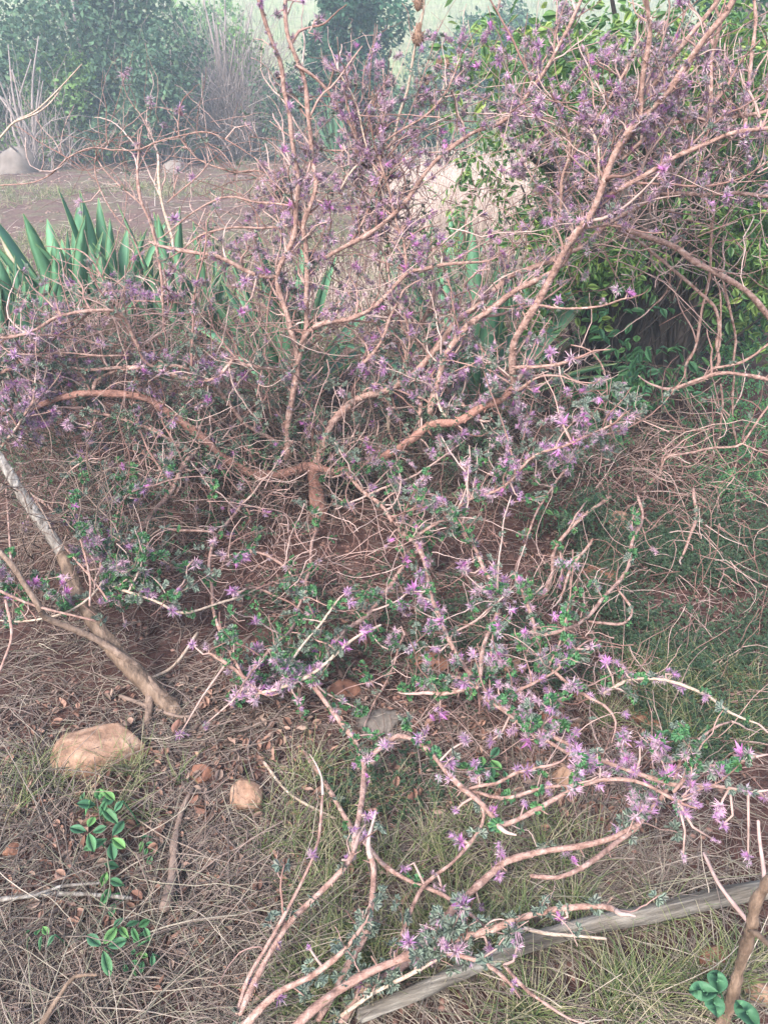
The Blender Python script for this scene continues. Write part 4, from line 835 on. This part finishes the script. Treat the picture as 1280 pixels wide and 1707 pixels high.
# clods and pebbles, field tufts
import bmesh
def pebbles(P, s, m, name, label, cat):
    bm = bmesh.new(); bmesh.ops.create_icosphere(bm, subdivisions=1, radius=1); V = np.array([v.co for v in bm.verts]); T = np.array([[v.index for v in f.verts] for f in bm.faces]); bm.free()
    mb = MB(); n = len(P)
    for v in range(5):
        W = V*(1+rng.normal(0, .15, V.shape))*np.array([1, .8, .55]); q = P[v::5]; batch(mb, (W, T, np.zeros(len(T), int)), q, rotm(np.tile([[0, 0, 1.]], (len(q), 1)), rng.uniform(0, 6, len(q))), rng.uniform(*s, len(q)))
    tag(mb.obj(name, m, org=(0, 2, 0)), label, cat, kind='stuff')
M['clod2'] = mat('clod2', [(.17, .10, .08), (.26, .16, .13), (.33, .23, .19)], nd=.3)
M['clod'] = mat('clod', [(.10, .05, .038), (.17, .09, .07), (.23, .13, .10)], nd=.3)
pebbles(inframe_ground(2600, [(640, 1200, 640, 500, .6), (640, 880, 640, 120, .4)]), (.003, .012), M['clod'], 'soil_crumbs', 'small crumbs of reddish soil on the ground', 'soil')
fx = rng.uniform(-1, 1, 2600); fy = 4.8+12*rng.random(2600)**1.2; P = np.column_stack([fx*(1+fy*.62), fy, fy*0]); P[:, 2] = gz(P[:, 0], P[:, 1]); pebbles(P, (.01, .03), M['clod2'], 'field_clods', 'reddish clods of earth on the bare field', 'soil')
mb = MB(); n = 5200; fy = 4.6+12*rng.random(n); P = np.column_stack([rng.uniform(-1, 1, n)*(1+fy*.6), fy, fy*0]); P[:, 2] = gz(P[:, 0], P[:, 1]); keep = fld(P[:, 0], P[:, 1], 1.3, 4) > -.05; P = P[keep]
for off in range(9):
    q = P+np.column_stack([rng.normal(0, .05, (len(P), 2)), np.zeros(len(P))]); d = rng.normal(size=q.shape)*.5+np.array([0, 0, 1]); tubes(mb, walk(q, d, rng.uniform(.04, .14, len(q)), 4, .2, -.1), .003*np.linspace(1, .4, 4)[None]*np.ones((len(q), 1)), 3)
tag(mb.obj('field_grass', M['grass'], org=(0, 8, 0)), 'sparse low green weeds over the reddish field', 'grass', kind='stuff')
mb = MB(); n = 3600; fy = 4.4+12.3*rng.random(n)**1.1; P = np.column_stack([rng.uniform(-1, 1, n)*(1+fy*.6), fy, fy*0]); P[:, 2] = gz(P[:, 0], P[:, 1])+.01; a = rng.uniform(0, 6.28, n); d = np.stack([np.cos(a), np.sin(a), rng.uniform(0, .5, n)], 1)
tubes(mb, lift(walk(P, d, rng.uniform(.08, .4, n), 6, .3, -.08)), (rng.uniform(.0012, .0028, n)*(.6+fy*.12))[:, None]*np.linspace(1, .5, 6)[None], 3)
M['field_bits'] = mat('field_bits', [(.10, .07, .055), (.38, .30, .25), (.20, .14, .11), (.48, .41, .35), (.13, .09, .07)], nd=.2)
tag(mb.obj('field_litter', M['field_bits'], org=(0, 8, 0)), 'broken twigs and straw strewn over the bare field', 'litter', kind='stuff')
# tall dry grass behind the shrub
mb = MB(); n = 3200; X = rng.uniform(0, 1, n); yy = rng.uniform(6.3, 9.5, n); P = np.array([PY(650+300*X[i], 300, yy[i]) for i in range(n)]); P[:, 2] = gz(P[:, 0], P[:, 1])
d = np.stack([rng.normal(0, .18, n), rng.normal(0, .18, n), np.ones(n)], 1); tubes(mb, walk(P, d, rng.uniform(.35, .85, n), 7, .1, -.03), .0028*np.linspace(1, .5, 7)[None]*np.ones((n, 1)), 3)
n = 500; P = np.array([PY(rng.uniform(480, 800), rng.uniform(400, 520), rng.uniform(4.6, 5.6)) for i in range(n)]); P[:, 2] = gz(P[:, 0], P[:, 1]); d = np.stack([rng.normal(0, .3, n), rng.normal(0, .3, n), np.ones(n)], 1)
tubes(mb, walk(P, d, rng.uniform(.2, .55, n), 7, .15, -.05), .002*np.linspace(1, .5, 7)[None]*np.ones((n, 1)), 3)
M['dry_pink'] = mat('dry_pink', [(.50, .38, .33), (.62, .50, .44), (.42, .31, .27), (.55, .47, .36)], nd=.2)
tag(mb.obj('tall_dry_grass', M['dry_pink'], org=(0, 8, 0)), 'tall pinkish dry grass standing behind the shrub', 'dry grass', kind='stuff')
# seed stalk
t = thing('seed_stalk', PY(659, 260, 3.3), 'tall dried stalk with brown spiny seed heads above the shrub', 'seed stalk')
part('stalk', 'Y', 3.3, 3.2, .008, .004, [(630, 420), (659, 222), (679, 151), (692, 77), (706, 17), (705, -20)], M['bark_pale'], t, 7)
part('stalk', 'Y', 3.25, 3.2, .002, .0015, [(690, 75), (682, 45), (680, 20), (670, 5)], M['twig'], t, 5)
def head(x, y, Y, s, par):
    c = PY(x, y, Y); mb = MB(); n = 90; d = nrm(rng.normal(size=(n, 3))); P = np.stack([c+d*s*.3*[1, 1, 1.5], c+d*s*[1, 1, 1.5]+[0, 0, s*.3]], 1); tubes(mb, P, np.tile([s*.13, s*.03], (n, 1)), 4)
    a = np.linspace(0, PI, 7); tubes(mb, c+np.stack([0*a, 0*a, -np.cos(a)*s*1.1], 1), np.sin(a)*s*.6+.001, 8); mb.obj('seed_head', M['seed'], par)
head(697, 62, 3.22, .026, t); head(697, 4, 3.22, .024, t)
t = thing('seed_stalk', PY(640, 300, 4.2), 'short stalk with a fluffy tan seed head left of the taller one', 'seed stalk')
part('stalk', 'Y', 4.2, 4.2, .004, .003, [(640, 300), (630, 230), (628, 180)], M['bark_pale'], t, 6); head(628, 170, 4.2, .035, t)
t = thing('seed_stalk', PY(745, 240, 3.6), 'thin forked stalk with small seed heads right of the taller one', 'seed stalk')
part('stalk', 'Y', 3.6, 3.6, .004, .002, [(728, 260), (735, 160), (760, 105), (775, 98)], M['bark_pale'], t, 6); head(732, 108, 3.6, .016, t); head(745, 106, 3.6, .014, t); head(712, 135, 3.6, .014, t)

# ------------------------------------------------------------------ far bushes
DI = [(np.array([[0, 0, 0], [.5, .28, .1], [1, 0, -.05], [.5, -.28, .1]], float), np.array([[0, 1, 2, 3]]), np.array([0]))]
def bush(px, pyb, Y, W, H, n, m, label, name='bush', sz=.1, trunk='far_twig', cat='bush', grp='bushes at the foot of the slope', lob=9, bare=0):
    b = PY(px, pyb, Y); b[2] = float(gz(b[0], b[1])); t = thing(name, b, label, cat, grp)
    mb = MB(); K = lob*3; cen = np.column_stack([rng.normal(0, W*.24, K), rng.normal(0, W*.2, K), H*(.12+.72*rng.random(K)**.8)])
    cen[:, :2] *= np.clip(1.25-.75*(cen[:, 2]/H)[:, None], .3, 1.1); rad = rng.uniform(.13, .27, K)*min(W, H)
    for c, r in zip(cen, rad):
        q = np.stack([b, b+np.array([c[0]*.3, c[1]*.3, c[2]*.5])+rng.normal(0, .08, 3), b+c]); s = spline(q, .2); tubes(mb, s, np.linspace(.06, .015, len(s))*H/4, 5)
    if bare:
        nb = bare; P0 = b+np.column_stack([rng.normal(0, W*.13, nb), rng.normal(0, W*.1, nb), rng.uniform(0, H*.12, nb)]); d = np.stack([rng.normal(0, .42, nb), rng.normal(0, .35, nb), np.ones(nb)], 1)
        tubes(mb, walk(P0, d, rng.uniform(.35, .8, nb)*H, 12, .3, .03), rng.uniform(.004, .010, nb)[:, None]*np.linspace(1, .4, 12)[None], 4)
    mb.obj('branches', M[trunk], t)
    if n:
        mb = MB(); pk = rng.choice(K, n, p=rad**2/(rad**2).sum()); d = nrm(rng.normal(size=(n, 3))); rr = rad[pk]*(1-.55*rng.random(n)**2)*(1+.22*fld(d[:, 0]*5+pk, d[:, 2]*5, 1.7, 1)); P = b+cen[pk]+d*rr[:, None]; ok = P[:, 2] > b[2]+.05
        P = P[ok]; n = len(P); batch(mb, DI[0], P, rotm(nrm(rng.normal(size=(n, 3))+np.array([0, 0, .6])), rng.uniform(0, 6.28, n)), rng.uniform(sz*.6, sz*1.3, n))
        mb.obj('foliage', m, t)
    return t
bush(190, 275, 16, 3.5, 4.4, 22000, M['far_leaf'], 'largest grey green bush at the upper left behind the field', sz=.10, bare=60)
bush(280, 275, 14.8, 1.8, 2.2, 8000, M['far_leaf'], 'lower bush in front of the right side of the largest one', sz=.09, bare=60)
bush(120, 270, 15.0, 2.0, 1.7, 6000, M['far_lime'], 'low yellowish green bush at the foot of the largest bush', sz=.08)
bush(10, 270, 15.5, 2.2, 2.2, 7000, M['far_leaf'], 'grey bush with bare boughs at the left edge', sz=.09, bare=60)
bush(600, 262, 15.5, 1.6, 3.2, 15000, M['far_dark'], 'dark green rounded bush behind the tall upright stems', sz=.10)
bush(700, 250, 14.5, 1.6, 1.3, 7000, M['far_leaf'], 'low grey green bush right of the dark rounded one', sz=.08, bare=40)
bush(345, 150, 22, 2.2, 2.6, 8000, M['far_lime'], 'lime green bush farther up the slope', sz=.12)
bush(430, 260, 15.6, 1.0, 2.3, 1100, M['far_lime'], 'slender light green sapling beside the dark rounded bush', sz=.08, bare=12)
bush(395, 270, 15.4, 1.7, 3.1, 0, None, 'leafless pinkish grey thicket between the two big bushes', name='bare_bush', bare=650)
bush(55, 262, 13.8, 2.4, 2.3, 0, None, 'dead grey bush with crooked bare boughs at the left', name='bare_bush', bare=60, lob=5)
bush(500, 270, 15, 1.6, 1.6, 1800, M['far_leaf'], 'small sparse bush at the foot of the tall upright stems', sz=.08, bare=120)
bush(830, 190, 21, 3.0, 2.4, 12000, M['far_leaf'], 'hazy bush on the slope behind the leafy tree', sz=.12)
bush(1240, 300, 9, 2.6, 4.2, 12000, M['far_dark'], 'dark bush behind the leafy tree at the right edge', sz=.09)
# slope grass
mb = MB(); n = 16000; yy = 17+30*rng.random(n)**1.3; P = np.column_stack([rng.uniform(-1, 1, n)*(2+yy*.62), yy, yy*0]); P[:, 2] = gz(P[:, 0], P[:, 1]); d = rng.normal(size=(n, 3))*.25+np.array([0, 0, 1])
tubes(mb, walk(P, d, rng.uniform(.25, .7, n), 4, .12, -.06), .011*np.linspace(1, .4, 4)[None]*np.ones((n, 1)), 3)
tag(mb.obj('slope_grass', M['grass'], org=(0, 20, 0)), 'pale dry grass covering the slope beyond the field', 'grass', kind='stuff')
mb = MB()
for xx in (40, 262, 480):
    pass
for x, y, w, h, lab in ((25, 262, 60, 34, 'pale boulder at the foot of the bushes at the far left'), (290, 268, 40, 14, 'flat grey rock at the far edge of the field')):
    P = PY(x, y, 13.6); P[2] = float(gz(P[0], P[1])); bm = bmesh.new(); bmesh.ops.create_icosphere(bm, subdivisions=3, radius=1)
    for v in bm.verts:
        c = np.array(v.co); c *= 1+.12*math.sin(c[0]*3+x)+.1*math.sin(c[1]*4+c[2]*3); v.co = (c[0]*w/2*13.6/F*1.1, c[1]*w/2*13.6/F, c[2]*h*13.6/F)
    for f in bm.faces: f.smooth = True
    me = bpy.data.meshes.new('boulder'); bm.to_mesh(me); bm.free(); me.materials.append(M['stone_brown']); o = bpy.data.objects.new('boulder', me); COL.objects.link(o); o.location = P; tag(o, lab, 'rock')

# ------------------------------------------------------------------ haze volume, also standing in for lens glare
bpy.ops.mesh.primitive_cube_add(size=1); hz = bpy.context.object; hz.name = 'haze'; hz.location = (0, 78, 22); hz.scale = (420, 172, 80)
hz.location = (0, 36, 3.9); hz.scale = (190, 84, 10.6)
m = bpy.data.materials.new('air'); m.use_nodes = True; nt = m.node_tree; nt.nodes.clear(); o = nt.nodes.new('ShaderNodeOutputMaterial'); v = nt.nodes.new('ShaderNodeVolumePrincipled')
v.inputs['Color'].default_value = (.78, .90, 1, 1); v.inputs['Density'].default_value = .0085; v.inputs['Anisotropy'].default_value = .2; nt.links.new(v.outputs[0], o.inputs['Volume']); hz.data.materials.append(m); hz['kind'] = 'stuff'; hz['label'] = 'thin pale bluish haze over the field and slope, added partly for lens glare'
# ------------------------------------------------------------------ light
W = bpy.data.worlds.new('World'); S.world = W; W.use_nodes = True; nt = W.node_tree; bg = nt.nodes['Background']; sk = nt.nodes.new('ShaderNodeTexSky'); sk.sky_type = 'NISHITA'; sk.sun_disc = False
EL, AZ = 48, -148
sk.sun_elevation = math.radians(EL); sk.sun_rotation = math.radians(AZ); sk.air_density = 1.2; sk.dust_density = 3.0; sk.ozone_density = 1.2
nt.links.new(sk.outputs[0], bg.inputs[0]); bg.inputs[1].default_value = .14
l = bpy.data.lights.new('sun', 'SUN'); l.energy = 1.6; l.angle = math.radians(16); l.color = (1, .975, .96); so = bpy.data.objects.new('sun', l); COL.objects.link(so)
e, a = math.radians(EL), math.radians(AZ); dv = Vector((math.sin(a)*math.cos(e), math.cos(a)*math.cos(e), math.sin(e))); so.rotation_euler = dv.to_track_quat('Z', 'Y').to_euler()
S.view_settings.view_transform = 'Standard'; S.view_settings.look = 'None'; S.view_settings.exposure = 1.9; S.view_settings.gamma = 1
S.render.engine = 'CYCLES'; S.cycles.use_denoising = True; S.cycles.max_bounces = 6; S.cycles.volume_bounces = 1; S.cycles.transparent_max_bounces = 4
